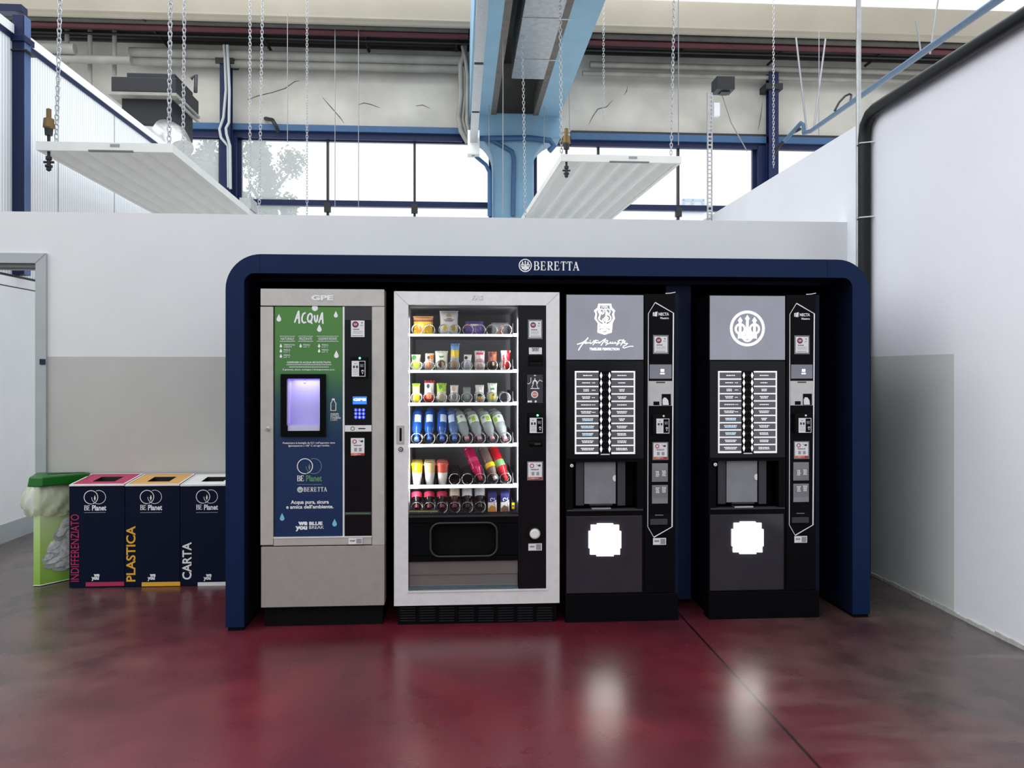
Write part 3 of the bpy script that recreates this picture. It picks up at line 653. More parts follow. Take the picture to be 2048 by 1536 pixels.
# perforated upright with a black box on top
Y = 8.6; root = thing('perforated_upright', 'perforated steel upright rising behind the wall with a black box on top', 'upright', at(1420, 440, Y)); 
m = MB(); a = at(1421, 470, Y); zt = at(1424, 185, Y).z; x = a.x
m.box(x-.035, x-.022, Y, Y+.02, 1.5, zt, 'galv').box(x+.012, x+.024, Y, Y+.02, 1.5, zt, 'galv')
z = 1.5
while z < zt-.03: m.box(x-.022, x+.012, Y, Y+.006, z, z+.016, 'galv'); z += .045
m.build('slotted_post', root)
MB().pbox(1434, 152, 1470, 178, Y-.05, .2, 'black_steel').pbox(1443, 178, 1460, 184, Y, .12, 'black_steel').build('black_box', root, .004)
MB().pbox(1428, 205, 1440, 232, Y, .04, 'panel_white').build('switch_box', root, .003)
MB().tube([at(1436, 190, Y), at(1445, 192, Y), at(1462, 245, Y+.1), at(1494, 302, Y+.3)], .006, 'wire', 6).build('stay_cable', root)
# outside
def tree(px, py, s, lab, n, hw):
    c = at(px, py, 24); root = thing('tree', lab, 'tree', (c.x, 24, 0)); m = MB()
    cl = [(0, 0, 0, .5)]+[(random.uniform(-.7, .7), random.uniform(-.6, .6), random.uniform(-.75, .7), random.uniform(.18, .42)) for _ in range(13)]
    for k in range(n):
        gx_, gy_, gz_, gr_ = cl[k % 14]; a = random.random()*2*PI; b = math.acos(random.uniform(-1, 1)); rr = random.random()**.7
        p = Vector((c.x+hw*(gx_+gr_*rr*math.sin(b)*math.cos(a)), 24+hw*.7*(gy_+gr_*rr*math.sin(b)*math.sin(a)), c.z+s*(gz_+gr_*rr*math.cos(b))))
        u = Vector((random.uniform(-1, 1), random.uniform(-1, 1), random.uniform(-1, 1))).normalized(); v_ = u.orthogonal().normalized(); q = random.uniform(.04, .09)
        m.add([p-u*q, p+v_*q*.6, p+u*q, p-v_*q*.6], [(0, 1, 2, 3)], 'leaf')
    m.build('foliage', root); t = MB().tube([(c.x, 24, 0), (c.x+.1, 24, c.z*.6), (c.x, 24, c.z+s*.4)], [.22, .16, .06], 'bark', 8)
    for k in range(5): t.tube([(c.x, 24, c.z-s*.5+k*.3), (c.x+random.uniform(-1, 1)*hw*.7, 24+random.uniform(-.6, .6), c.z+random.uniform(0, .7)*s)], [.08, .03], 'bark', 6)
    t.build('trunk', root)
tree(532, 372, 1.5, 'pale leafy tree outside the middle hall window', 6500, 1.25)
tree(390, 350, 1.3, 'pale leafy tree outside the leftmost hall window', 5600, 1.15)
root = thing('neighbouring_building', 'pale building with a light blue window frame outside the right hall window', 'building', (at(1390, 400, 30).x, 30, 0))
p = at(1345, 388, 30); q = at(1425, 470, 30); MB().box(p.x, q.x, 30, 33, 0, p.z, 'house').build('wall', root)
m = MB().pbox(1366, 398, 1409, 402, 29.9, .1, 'house_blue').pbox(1366, 398, 1369, 424, 29.9, .1, 'house_blue').pbox(1405, 398, 1409, 424, 29.9, .1, 'house_blue').pbox(1384, 398, 1387, 424, 29.9, .1, 'house_blue').pbox(1366, 422, 1409, 425, 29.9, .1, 'house_blue')
m.build('window_frame', root)
# ================================================================ surround
YS, YM = 4.30, 4.33
sx0, sx1 = at(451, 900, YS).x, at(1740, 900, YS).x; ix0, ix1 = at(488, 900, YS).x, at(1705, 900, YS).x
st = at(1000, 512.7, YS).z; si = at(1000, 550, YS).z; RO, RI = .185, .055
def arch(x0, x1, zt, r, n=12):
    p = [(x0, .02)]
    for i in range(n+1): a = PI-PI/2*i/n; p.append((x0+r+r*math.cos(a), zt-r+r*math.sin(a)))
    for i in range(n+1): a = PI/2-PI/2*i/n; p.append((x1-r+r*math.cos(a), zt-r+r*math.sin(a)))
    return p+[(x1, .02)]
po, pi_ = arch(sx0, sx1, st, RO), arch(ix0, ix1, si, RI); n = len(po)
root = thing('vending_surround', 'navy blue rounded surround framing the four vending machines', 'surround', ((sx0+sx1)/2, YS+.5, 0))
m = MB(); YB = 5.42
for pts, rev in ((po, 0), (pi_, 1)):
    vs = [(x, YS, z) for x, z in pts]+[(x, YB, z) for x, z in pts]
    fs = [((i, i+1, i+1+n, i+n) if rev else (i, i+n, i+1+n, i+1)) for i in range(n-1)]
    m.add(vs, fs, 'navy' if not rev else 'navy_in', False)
for y, fl in ((YS, 0), (YB, 1)):
    vs = [(x, y, z) for x, z in po]+[(x, y, z) for x, z in pi_]
    m.add(vs, [((i, i+n, i+1+n, i+1) if fl else (i, i+1, i+1+n, i+n)) for i in range(n-1)], 'navy')
m.quad([(sx0, YS, .02), (ix0, YS, .02), (ix0, YB, .02), (sx0, YB, .02)], 'navy').quad([(ix1, YS, .02), (sx1, YS, .02), (sx1, YB, .02), (ix1, YB, .02)], 'navy')
for px in (520, 1655): x = at(px, 530, YS).x; m.box(x-.0012, x+.0012, YS-.0006, YS+.001, si, st, 'navy_in')
m.build('frame', root)
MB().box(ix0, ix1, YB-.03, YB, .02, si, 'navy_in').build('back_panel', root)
gx0, gx1 = at(1357.5, 900, YM).x, at(1414, 900, YM).x
MB().box(gx0+.005, gx1-.005, 4.62, 4.65, .03, si, 'gap_navy').build('filler_panel', root)
zh = at(1000, 577, 4.5).z+.03
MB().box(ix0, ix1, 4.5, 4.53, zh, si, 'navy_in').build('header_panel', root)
for a, b in ((sx0, ix0), (ix1, sx1)): MB().box(a+.01, b-.005, YS+.01, YB, 0, .02, 'black_matte').build('foot', root)

def trident(mb, cx, cz, R, y, mt):
    mb.ring(cx, cz, R*.85, R, y, mt, 48)
    def p(l, k): mb.poly([(cx+u*R, cz+v*R) for u, v in l], y-k*6e-6, mt)
    for s, zt in ((-1, .65), (0, .76), (1, .65)):
        x = .41*s; p([(x-.075, -.55), (x+.075, -.55), (x+.075, zt-.2), (x-.075, zt-.2)], 1); p([(x-.145, zt-.22), (x, zt-.26), (x+.145, zt-.22), (x, zt)], 2)
        p([(x-.1, zt-.27), (x+.1, zt-.27), (x+.12, zt-.2), (x-.12, zt-.2)], 3)
    for s in (-1, 1):
        mb.ring(cx+s*.41*R, cz-.03*R, .2*R, .32*R, y-5e-5, mt, 28); x = .41*s
        p([(x-.14, -.6), (x, -.52), (x+.14, -.6), (x+.12, -.22), (x-.12, -.22)], 10); p([(x-s*.12, -.56), (x-s*.3, -.6), (x-s*.26, -.26), (x-s*.1, -.24)][::s or 1], 11)
    mb.ring(cx, cz-.45*R, .2*R, .31*R, y-9e-5, mt, 28); p([(-.11, -.6), (.11, -.6), (.11, -.25), (-.11, -.25)], 17)
# serif capitals drawn with strokes
def serif(mb, txt, x, z, h, y, mt, adv=.86, wd=1.0):
    T = .15*h; t = .06*h
    def P(l, w_): mb.stroke([(x+a*h*wd, z+b*h) for a, b in l], w_, y, mt)
    for ch in txt:
        if ch in 'BERP': P([(.18, 0), (.18, 1)], T); P([(.04, .03), (.32, .03)], t); P([(.04, .97), (.32, .97)], t)
        if ch == 'B':
            P([(.18, .97)]+[(.40+.2*math.cos(a), .75+.22*math.sin(a)) for a in [PI/2-PI*i/8 for i in range(9)]]+[(.18, .53)], [t, t]+[t+.09*h*math.sin(PI*i/8) for i in range(9)][1:]+[t, t])
            P([(.18, .53)]+[(.42+.24*math.cos(a), .28+.25*math.sin(a)) for a in [PI/2-PI*i/8 for i in range(9)]]+[(.18, .03)], [t, t]+[t+.1*h*math.sin(PI*i/8) for i in range(9)][1:]+[t, t])
        if ch == 'E': P([(.18, .97), (.6, .97), (.6, .76)], t); P([(.18, .52), (.5, .52)], t); P([(.5, .62), (.5, .42)], t*.8); P([(.18, .03), (.64, .03), (.66, .27)], t)
        if ch == 'R':
            P([(.18, .97)]+[(.40+.2*math.cos(a), .74+.23*math.sin(a)) for a in [PI/2-PI*i/8 for i in range(9)]]+[(.18, .51)], [t, t]+[t+.09*h*math.sin(PI*i/8) for i in range(9)][1:]+[t, t])
            P([(.36, .5), (.66, .02)], T*.9); P([(.58, .03), (.78, .03)], t)
        if ch == 'T': P([(.36, 0), (.36, .97)], T); P([(.04, .76), (.06, .97), (.66, .97), (.68, .76)], t); P([(.22, .03), (.5, .03)], t)
        if ch == 'A': P([(.36, .98), (.68, .02)], T); P([(.38, .98), (.08, .02)], t*1.1); P([(.16, .33), (.55, .33)], t); P([(-.02, .03), (.2, .03)], t); P([(.52, .03), (.82, .03)], t)
        x += h*wd*(adv if ch != 'T' else adv*.92)
m = MB(); c = at(1050.5, 531, YS); trident(m, c.x, c.z, .0355, YS-.002, 'white_print')
a = at(1067, 540.5, YS); e = at(1159, 540.5, YS); serif(m, 'BERETTA', a.x, a.z, .048, YS-.002, 'white_print', adv=.86*1.0, wd=(e.x-a.x)/(.048*(.86*5+.79*2-.02)))
m.build('sign_lettering', root)

# ================================================================ helpers for the machine fronts
class Face:
    def __init__(s, Y, dX=0, k=0): s.Y = Y; s.d = dX
    def P(s, px, py, off=0): p = at(px, py, s.Y); return (p.x+s.d, p.z)
    def plate(s, mb, a, b, c, d, off, th, mt):
        """block whose front stands `off` in front of the face"""
        p, q = at(a, b, s.Y), at(c, d, s.Y); z1 = (p.z+at(c, b, s.Y).z)/2; z0 = (q.z+at(a, d, s.Y).z)/2
        return mb.box(p.x+s.d, q.x+s.d, s.Y-off, s.Y-off+th, z0, z1, mt)
    def flat(s, mb, a, b, c, d, off, mt):
        p, q = s.P(a, b), s.P(c, d); return mb.poly([(p[0], q[1]), (q[0], q[1]), (q[0], p[1]), (p[0], p[1])], s.Y-off, mt)
    def txt(s, mb, t, cx, base, cap, off, mt, w=None, align='CENTER', bold=0, rot=0):
        x, z = s.P(cx, base); k = s.Y/FPX
        return mb.text(t, x, z, 1, s.Y-off, mt, align, bold, fit_h=cap*k, width=(w*k if w else None), rot=rot)
    def line(s, mb, pts, wpx, off, mt, closed=False):
        k = s.Y/FPX; w_ = [q*k for q in wpx] if isinstance(wpx, list) else wpx*k
        return mb.stroke([s.P(*q) for q in pts], w_, s.Y-off, mt, closed)
    def words(s, mb, cx, cy, w, h, off, mt, rows=1, seed=1):
        r = random.Random(seed); y = cy-(rows-1)*h*.75
        for i in range(rows):
            ww = w*(1-.25*r.random()) if i else w; x = cx-ww/2
            while x < cx+ww/2-1: l = min(r.uniform(1.6, 4.2), cx+ww/2-x); s.flat(mb, x, y-h/2, x+l, y+h/2, off, mt); x += l+.7
            y += h*1.5
def promo(F, a, b, c, d, parent, off=.002, sleeve=False, name='notice'):
    m = MB()
    if sleeve: F.plate(m, a-1, b-2, c+1, d+2, off, .002, 'sleeve'); off += .0012; a += 1.5; c -= 1.5; b += 1; d -= 1
    F.plate(m, a, b, c, d, off, .0012, 'sticker'); w_ = c-a; h = d-b; o2 = off+.0006
    k = F.Y/FPX; x, z = F.P(a+w_*.33, b+h*.24); m.ring(x, z, w_*.17*k, w_*.23*k, F.Y-o2, 'dark_print', 24); m.disk(x, z, w_*.17*k, F.Y-o2, 'red_print', 24)
    F.words(m, a+w_*.33, b+h*.24, w_*.24, 1.2, o2+.0004, 'sticker', 2); F.flat(m, a+w_*.78, b+h*.1, a+w_*.85, b+h*.18, o2, 'dark_print')
    F.words(m, a+w_*.8, b+h*.3, w_*.2, .8, o2, 'grey_print', 2, 3); F.words(m, a+w_*.42, b+h*.53, w_*.5, 1.6, o2, 'dark_print', 1, 5)
    for i, t in enumerate((.64, .71, .78)): F.words(m, a+w_*.5, b+h*t, w_*.7, .7, o2, 'grey_print', 1, 7+i)
    F.words(m, a+w_*.5, b+h*.92, w_*.78, 1.0, o2, 'dark_print', 1, 12); return m.build(name, parent)
def pay(F, a, b, c, d, parent, off=.002, sleeve=False):
    m = MB()
    if sleeve: F.plate(m, a-1, b-1, c+1.5, d+1, off, .002, 'sleeve'); off += .0012; a += 1; c -= 1; b += 1; d -= 1
    F.plate(m, a, b, c, d, off, .0012, 'sticker'); w_ = c-a; h = d-b; o2 = off+.0006; k = F.Y/FPX
    x, z = F.P(a+w_*.27, b+h*.2); m.ring(x, z, w_*.1*k, w_*.16*k, F.Y-o2, 'red_print', 20)
    F.line(m, [(a+w_*.62, b+h*.1), (a+w_*.72, b+h*.2), (a+w_*.88, b+h*.12)], .9, o2, 'dark_print'); F.flat(m, a+w_*.74, b+h*.13, a+w_*.9, b+h*.24, o2, 'dark_print')
    F.words(m, a+w_*.5, b+h*.42, w_*.66, .9, o2, 'dark_print', 2, 4)
    for u in (.25, .6): F.flat(m, a+w_*u, b+h*.56, a+w_*(u+.2), b+h*.76, o2, 'grey_print')
    F.flat(m, a, b+h*.86, a+w_*.5, d, o2, 'orange_print'); F.flat(m, a+w_*.5, b+h*.86, c, d, o2, 'red_print'); F.words(m, a+w_*.5, b+h*.93, w_*.55, .9, o2+.0004, 'sticker', 1, 9)
    return m.build('payment_notice', parent)
def taglabel(F, a, b, c, d, parent, off=.002):
    m = MB(); F.plate(m, a, b, c, d, off, .0012, 'sticker'); F.flat(m, a+(c-a)*.57, b+1.5, c-1.5, d-1.5, off+.0006, 'grey_print')
    F.words(m, a+(c-a)*.3, b+(d-b)*.45, (c-a)*.4, 1.2, off+.0006, 'dark_print', 2, 3); return m.build('asset_label', parent)
def reader(F, a, b, c, d, parent, body, led, lit, off=.0):
    """cashless reader: black body, printed card face, led"""
    m = MB(); F.plate(m, *body, .03, .03, 'black_matte'); o = m.build('card_reader', parent, .003)
    f = MB(); F.plate(f, a, b, c, d, .033, .003, 'sticker'); w_ = c-a; h = d-b
    F.flat(f, a+w_*.54, b+1, c-1.2, d-1.2, .0336, 'black'); 
    for u in (.1, .32): F.flat(f, a+w_*u, b+h*.3, a+w_*(u+.14), b+h*.46, .0336, 'dark_print')
    F.words(f, a+w_*.28, b+h*.17, w_*.22, .9, .0336, 'dark_print', 1, 2)
    for t in (.56, .66, .76, .86): F.words(f, a+w_*.28, b+h*t, w_*.38, .8, .0336, 'grey_print', 1, int(t*100))
    F.words(f, a+w_*.75, b+h*.3, w_*.26, .8, .0342, 'grey_print', 5, 8)
    k = F.Y/FPX; x, z = F.P(a+w_*.8, b+h*.66); f.disk(x, z, w_*.1*k, F.Y-.0345, 'sticker', 16); f.poly([(x-w_*.1*k, z), (x, z-w_*.22*k), (x+w_*.1*k, z)], F.Y-.0345, 'sticker'); f.disk(x, z, w_*.04*k, F.Y-.0349, 'red_print', 10)
    f.build('card_face', o)
    x, z = F.P(*led); l = MB(); l.lathe((x, F.Y-.029, z), (0, -1, 0), [(0, .0055), (.004, .0055), (.006, .003), (.0062, 0)], 'green_led' if lit else 'coin_white', 14); l.build('status_light', o)
def beplanet(F, m, cx, y0, y1, off, c1='white_print', c2='grey_ring', c3='white_print', k2=1.0):
    """two linked rings above the words BE Planet; y0..y1 photo rows"""
    h = y1-y0; k = F.Y/FPX; R = h*.33; cy = y0+R
    xl, z = F.P(cx-R*.57, cy); xr, _ = F.P(cx+R*.57, cy)
    m.ring(xl, z, R*k*.9, R*k, F.Y-off, c1, 44, -PI*.42, PI*1.55); m.ring(xr, z, R*k*.93, R*k, F.Y-off, c2, 44, -PI*1.0, PI*.62)
    m.poly([F.P(cx, cy-R*.35), F.P(cx-R*.14, cy+R*.15), F.P(cx, cy+R*.6), F.P(cx+R*.14, cy+R*.15)][::-1], F.Y-off, c2)
    b = y1-h*.03; a = F.P(cx-R*1.60, b); serif(m, 'BE', a[0], a[1], h*.24*k, F.Y-off, c1, adv=.74, wd=.82)
    F.txt(m, 'Planet', cx-R*.42, b, h*.25, off, c3, w=R*1.98, align='LEFT', bold=.03)
def lock(F, px, py, r, parent, name='lock', base='black_matte', face='chrome'):
    x, z = F.P(px, py); m = MB(); m.lathe((x, F.Y, z), (0, -1, 0), [(0, r*1.5), (.006, r*1.5), (.007, r), (.014, r), (.016, r*.8), (.016, 0)], [base, base, face, face, face], 20)
    m.disk(x, z, r*.35, F.Y-.0165, 'dark_print', 10); return m.build(name, parent)

# ================================================================ water dispenser
F = Face(YM); root = thing('water_dispenser', 'grey water dispenser with green and navy front reading ACQUA at the left', 'water dispenser', (at(645, 900, YM).x, YM+.4, 0))
MB().box(at(523, 900, YM).x, at(767, 900, YM).x, YM+.13, YM+.85, .09, at(645, 580, YM).z, 'black').build('cabinet', root)
MB().box(at(526, 900, YM).x, at(764, 900, YM).x, YM+.04, YM+.8, 0, .11, 'black_matte').build('plinth', root)
m = MB(); F.plate(m, 521, 578, 768.5, 612, 0, .13, 'aluminium'); m.build('top_panel', root, .002)
m = MB(); F.txt(m, 'GPE', 644.5, 600, 9.5, .003, 'white_print', w=43, bold=.05); m.build('brand_lettering', root)
m = MB(); F.plate(m, 521, 613.5, 547, 1090, 0, .13, 'aluminium'); F.plate(m, 743.5, 613.5, 768.5, 1090, 0, .13, 'aluminium'); F.plate(m, 547, 1075, 743.5, 1090, 0, .13, 'aluminium'); F.plate(m, 547, 1073, 743.5, 1075.5, .003, .1, 'silver_edge'); F.flat(m, 546.5, 613.5, 547.5, 1090, .0006, 'seam'); F.flat(m, 743, 613.5, 744, 1090, .0006, 'seam')
m.build('door_frame', root)
m = MB(); F.plate(m, 522, 1092.5, 768.5, 1213, 0, .13, 'taupe'); m.build('lower_panel', root, .002)
# poster around the bottle hatch
m = MB(); ph = (563, 749, 651, 872)
for r in ((549, 613.5, 685, ph[1]), (549, ph[3], 685, 1073), (549, ph[1], ph[0], ph[3]), (ph[2], ph[1], 685, ph[3])): F.plate(m, *r, -.004, .12, 'poster_print')
o = -.003; W_ = 'white_print'
x, z = F.P(629.5, 616); m.disk(x, z, .016, YM+.0035, W_, 20)
def T(t, cx, base, cap, mt=W_, w=None, al='CENTER', b=0): F.txt(m, t, cx, base, cap, o, mt, w, al, b)
# hand drawn ACQUA
k = YM/FPX
for pts in ([(589.3,644),(596,624.5)], [(597,622.5),(598.5,645.5)], [(597.5,630),(598,646)], [(593,636),(598,635)], [(610,625.7),(606,628),(603.8,635),(604,642),(607,645.5),(611,644.5)], [(620.3,627),(616.5,630),(614.8,637),(616.5,643),(619.5,644.5),(622.5,641.5),(624.3,634),(623,628.5),(620.3,627)], [(620,641.5),(623.5,646.5)], [(628.8,631.5),(629.5,640.5),(631.6,644),(634,641),(634.8,631)], [(637.8,644.5),(643.5,627)], [(644.3,626),(645.5,646.5)], [(641,638),(645,637)]):
    m.brush([F.P(*q) for q in pts], 3.2*k, YM+.003, W_)
for cx, cy, h in ((557.5, 635.5, 15), (671.5, 628.5, 13), (638.5, 656, 15), (672.5, 708.5, 15)): x, z = F.P(cx, cy); m.drop(x, z, h*k, YM+.003, W_)
for cx, cy in ((564, 1034), (669, 1045.5)): x, z = F.P(cx, cy); m.drop(x, z, 15*k, YM+.003, 'drop_blue')
for a, b, t in ((559, 590, 'NATURALE'), (596, 626, 'FRIZZANTE'), (633, 677, 'LEGGERMENTE FRIZZANTE')):
    F.flat(m, a, 672, b, 672.9, -.003, W_); F.flat(m, a, 682, b, 682.9, -.003, W_); T(t, (a+b)/2, 680, 5, w=(b-a)*.82)
for cx, cy, t1, t2 in ((561.5, 691, 'TEMPERATURA', 'AMBIENTE'), (561.5, 701, 'FRESCA', '14/16° C'), (561.5, 711.5, 'FREDDA', '6/8° C'), (601, 691, 'FREDDA', '6/8° C'), (638, 691, 'FRESCA', '14/16° C'), (638, 701, 'FREDDA', '6/8° C')):
    x, z = F.P(cx, cy); m.drop(x, z, 8*k, YM+.003, W_); T(t1, cx+5.5, cy, 2.6, al='LEFT', b=.01, w=22 if len(t1) > 8 else 13); T(t2, cx+5.5, cy+4, 2.6, al='LEFT', w=16 if len(t2) > 7 and t2[0] == 'A' else 12)
T('DISPENSER DI ACQUA MICROFILTRATA', 618, 726.5, 3.6, w=85, b=.02)
for y, ww, sd in ((729.5, 90, 1), (734, 80, 2)): F.words(m, 618, y, ww, 1.3, -.003, W_, 1, sd)
T('È garantita, sicura, ecologica e biologicamente pura.', 617.5, 740.5, 3.6, w=101, b=.015)
T('Posizionare la bottiglia da 0,5 l nell’apposito vano.', 618, 887.5, 3.6, w=102, b=.01); T('Igienizzazione a 160° C ad ogni vendita.', 618, 893, 3.6, w=80, b=.01)
# bottle pictogram
F.line(m, [(664, 800), (664, 803), (661.5, 806), (661.5, 821), (671.5, 821), (671.5, 806), (669, 803), (669, 800)], 1.2, o, W_, True); F.flat(m, 664, 797, 669, 799, -.003, W_); F.flat(m, 662.5, 814, 670.5, 820, -.003, 'dark_print')
for i, t in enumerate(('INSERIRE', 'BOTTIGLIA', 'E PREMERE', 'IL TASTO')): T(t, 661, 829.5+4*i, 2.9, al='LEFT', w=(16, 17, 20, 13)[i], b=.01)
beplanet(F, m, 618.5, 917, 964, o, c3='planet_green')
F.words(m, 618.5, 969, 49, 1.0, -.003, 'grey_ring', 1, 3)
x, z = F.P(600, 979.5); m.disk(x, z, .0155, YM+.003, W_, 20); trident(m, x, z, .0135, YM+.0028, 'grey_ring')
a = F.P(607, 983.5); serif(m, 'BERETTA', a[0], a[1], .0235, YM+.003, W_, adv=.86, wd=.90)
T('Acqua pura, sicura', 619.5, 1007.5, 7, w=74, b=.025); T('e amica dell’ambiente.', 619.5, 1017, 7, w=92, b=.025)
T('we', 605.5, 1050, 6.5, w=18, b=.06); T('you', 602.5, 1059, 6.5, w=23, b=.06); T('BLUE', 631.5, 1050, 6.4, w=26, b=.05); T('BREAK', 633, 1058, 6.2, w=29, b=.0)
m.build('poster', root)
# bottle hatch
hr = MB(); F.plate(hr, 562, 748, 574, 873, .014, .13, 'black'); F.plate(hr, 640.5, 748, 652, 873, .014, .13, 'black'); F.plate(hr, 574, 748, 640.5, 757.5, .014, .13, 'black'); F.plate(hr, 574, 861.5, 640.5, 873, .014, .13, 'black'); hr.build('hatch_frame', root, .002)
a, b = F.P(574, 757), F.P(641, 862); hi_ = MB(); hi_.box(a[0], b[0], YM+.10, YM+.11, b[1], a[1], 'lavender').box(a[0], a[0]+.004, YM-.0, YM+.1, b[1], a[1], 'lavender').box(a[0], b[0], YM, YM+.1, b[1], b[1]+.03, 'lavender').box(b[0]-.004, b[0], YM, YM+.1, b[1], a[1], 'lavender')
hi_.build('hatch_liner', root)
nz_ = MB(); x, z = F.P(606, 800); nz_.cyl((x, YM+.05, a[1]-.005), (x, YM+.05, a[1]-.03), .006, 'chrome', 10); nz_.build('nozzle', root)
l = MB(); l.box(a[0]+.004, b[0]-.004, YM+.02, YM+.03, a[1]-.006, a[1]-.002, 'violet_led').box(a[0]+.004, a[0]+.008, YM+.02, YM+.028, b[1]+.04, a[1]-.01, 'violet_led'); l.build('led_strip', root)
def lamp(name, loc, parent, power, col, sx, sy, d):
    L = bpy.data.lights.new(name, 'AREA'); L.shape = 'RECTANGLE'; L.size = sx; L.size_y = sy; L.energy = power; L.color = col
    o = bpy.data.objects.new(name, L); COL.objects.link(o); o.parent = parent; o.location = Vector(loc)-WORLD[parent.name]; o.rotation_euler = Vector(d).to_track_quat('-Z', 'Y').to_euler(); return o
lamp('hatch_lamp', ((a[0]+b[0])/2, YM+.05, a[1]-.012), root, .2, (.74, .71, 1), .14, .08, (0, 0.1, -1))
gp = MB(); F.plate(gp, 574, 757, 641, 862, -.004, .004, 'door_glass'); gp.build('hatch_door', root)
m = MB(); F.plate(m, 685.5, 613.5, 689, 1073, 0, .12, 'silver_edge'); m.build('trim_strip', root)
m = MB(); F.plate(m, 689, 613.5, 743.5, 1073, -.002, .12, 'black_gloss'); F.plate(m, 689, 613.5, 743.5, 640, 0, .05, 'glass_dark'); m.build('control_column', root)
promo(F, 702, 641, 729, 674, root, .001)
reader(F, 705, 722, 732, 753, root, (702, 714, 735, 757), (721, 716.5), True)
m = MB(); F.plate(m, 705.5, 793, 733.5, 808.5, .002, .004, 'blue_screen'); F.txt(m, 'GPE', 719.5, 801.5, 5, .0026, 'white_lit', w=25, bold=.06); F.words(m, 719.5, 805.5, 22, 1.3, .0026, 'drop_blue', 1, 3); m.build('display', root)
for r in range(3):
    for c_ in range(3):
        px, py = 711.8+c_*7.6, 820+r*7.3; m = MB(); x, z = F.P(px, py); m.lathe((x, YM-.0, z), (0, -1, 0), [(0, .009), (.003, .009), (.004, .0075), (.004, 0)], 'key_blue', 16)
        m.text(str(r*3+c_+1), x, z-.0045, 1, YM-.0046, 'white_lit', fit_h=.009); m.build('key', root)
m = MB(); F.plate(m, 690, 850.5, 743, 863, .006, .01, 'silver'); x, z = F.P(705.5, 857); m.ring(x, z, .008, .011, YM-.0066, 'dark_print', 20); F.plate(m, 717, 856, 731, 858, .0066, .001, 'black'); m.build('coin_slot', root)
m = MB(); pts = [F.P(690, 864), F.P(690, 904)]+[F.P(700+0*i, 910) for i in (0,)]+[F.P(716, 914), F.P(733, 911), F.P(742.5, 904), F.P(742.5, 864)]
m.prism(pts, YM-.004, YM, 'black_matte'); m.build('coin_cover', root)
pay(F, 702, 876, 729, 911, root, .005)
m = MB(); F.plate(m, 690, 1024, 743, 1029.5, .001, .003, 'dark_print'); F.words(m, 716, 1026.8, 48, 2, .0016, 'planet_green', 1, 6); m.build('warning_strip', root)
taglabel(F, 697, 1075.5, 725, 1088, root, .006)
lock(F, 536, 857.5, .008, root, face='chrome', base='aluminium')

# ================================================================ snack machine
F = Face(YM); snack = root = thing('snack_vending_machine', 'silver framed snack vending machine with lit shelves behind glass', 'vending machine', (at(954, 900, YM).x, YM+.45, 0))
sz = at(954, 583.5, YM).z; X = lambda px, Y=YM: at(px, 900, Y).x
sb = at(954, 1209, YM).z
iy1 = YM+.66; icx0, icx1 = X(817), X(1037); zt_ = at(926, 611, YM).z; zb_ = at(926, 1030, YM).z
m = MB(); m.box(X(790), icx0, YM+.05, YM+.86, .1, sz-.005, 'black').box(icx1, X(1117), YM+.05, YM+.86, .1, sz-.005, 'black').box(icx0, icx1, YM+.05, YM+.86, zt_, sz-.005, 'black').box(icx0, icx1, iy1, YM+.86, .1, zt_, 'black').box(icx0, icx1, YM+.3, iy1, .1, zb_-.06, 'black')
m.build('cabinet', root)
e = .003; m = MB(); m.box(icx0, icx0+e, YM+.05, iy1, zb_, zt_, 'liner').box(icx1-e, icx1, YM+.05, iy1, zb_, zt_, 'liner').box(icx0, icx1, iy1-e, iy1, zb_, zt_, 'liner').box(icx0, icx1, YM+.05, iy1, zt_-e, zt_, 'liner').box(icx0, icx1, YM+.09, iy1, zb_-.01, zb_, 'tray'); m.build('liner', root)
# front frame with mitred corners
m = MB(); o0, o1, oz0, oz1 = X(788), X(1119), sb, sz; f0, f1 = X(816.5), X(1092.5); fz1, fz0 = at(954, 610, YM).z, at(954, 1180.5, YM).z
m.prism([(o0, oz0), (f0, fz0), (f0, fz1), (o0, oz1)], YM, YM+.05, 'silver').prism([(o1, oz0), (o1, oz1), (f1, fz1), (f1, fz0)], YM, YM+.05, 'silver')
m.prism([(o0, oz1), (f0, fz1), (f1, fz1), (o1, oz1)], YM, YM+.05, 'silver').prism([(o0, oz0), (o1, oz0), (f1, fz0), (f0, fz0)], YM, YM+.05, 'silver')
for a, b in (((o0, oz1), (f0, fz1)), ((o1, oz1), (f1, fz1))): m.stroke([a, b], .0012, YM-.0008, 'seam')
m.box(f0-.004, f1+.002, YM-.004, YM+.02, fz0-.006, fz0+.001, 'silver_edge'); m.build('door_frame', root)
m = MB(); F.txt(m, 'FAS', 954.5, 599, 8.5, .002, 'silver_edge', w=22, bold=.04); F.txt(m, 'FAS', 955.3, 599.6, 8.5, .001, 'grey_print', w=22, bold=.04); m.build('brand_lettering', root)
m = MB(); F.plate(m, 816.5, 611, 1037, 1030, -.01, .005, 'door_glass'); m.build('window', root)
m = MB(); F.plate(m, 1037, 610, 1092.5, 1181, -.008, .04, 'black_gloss'); m.build('control_column', root)
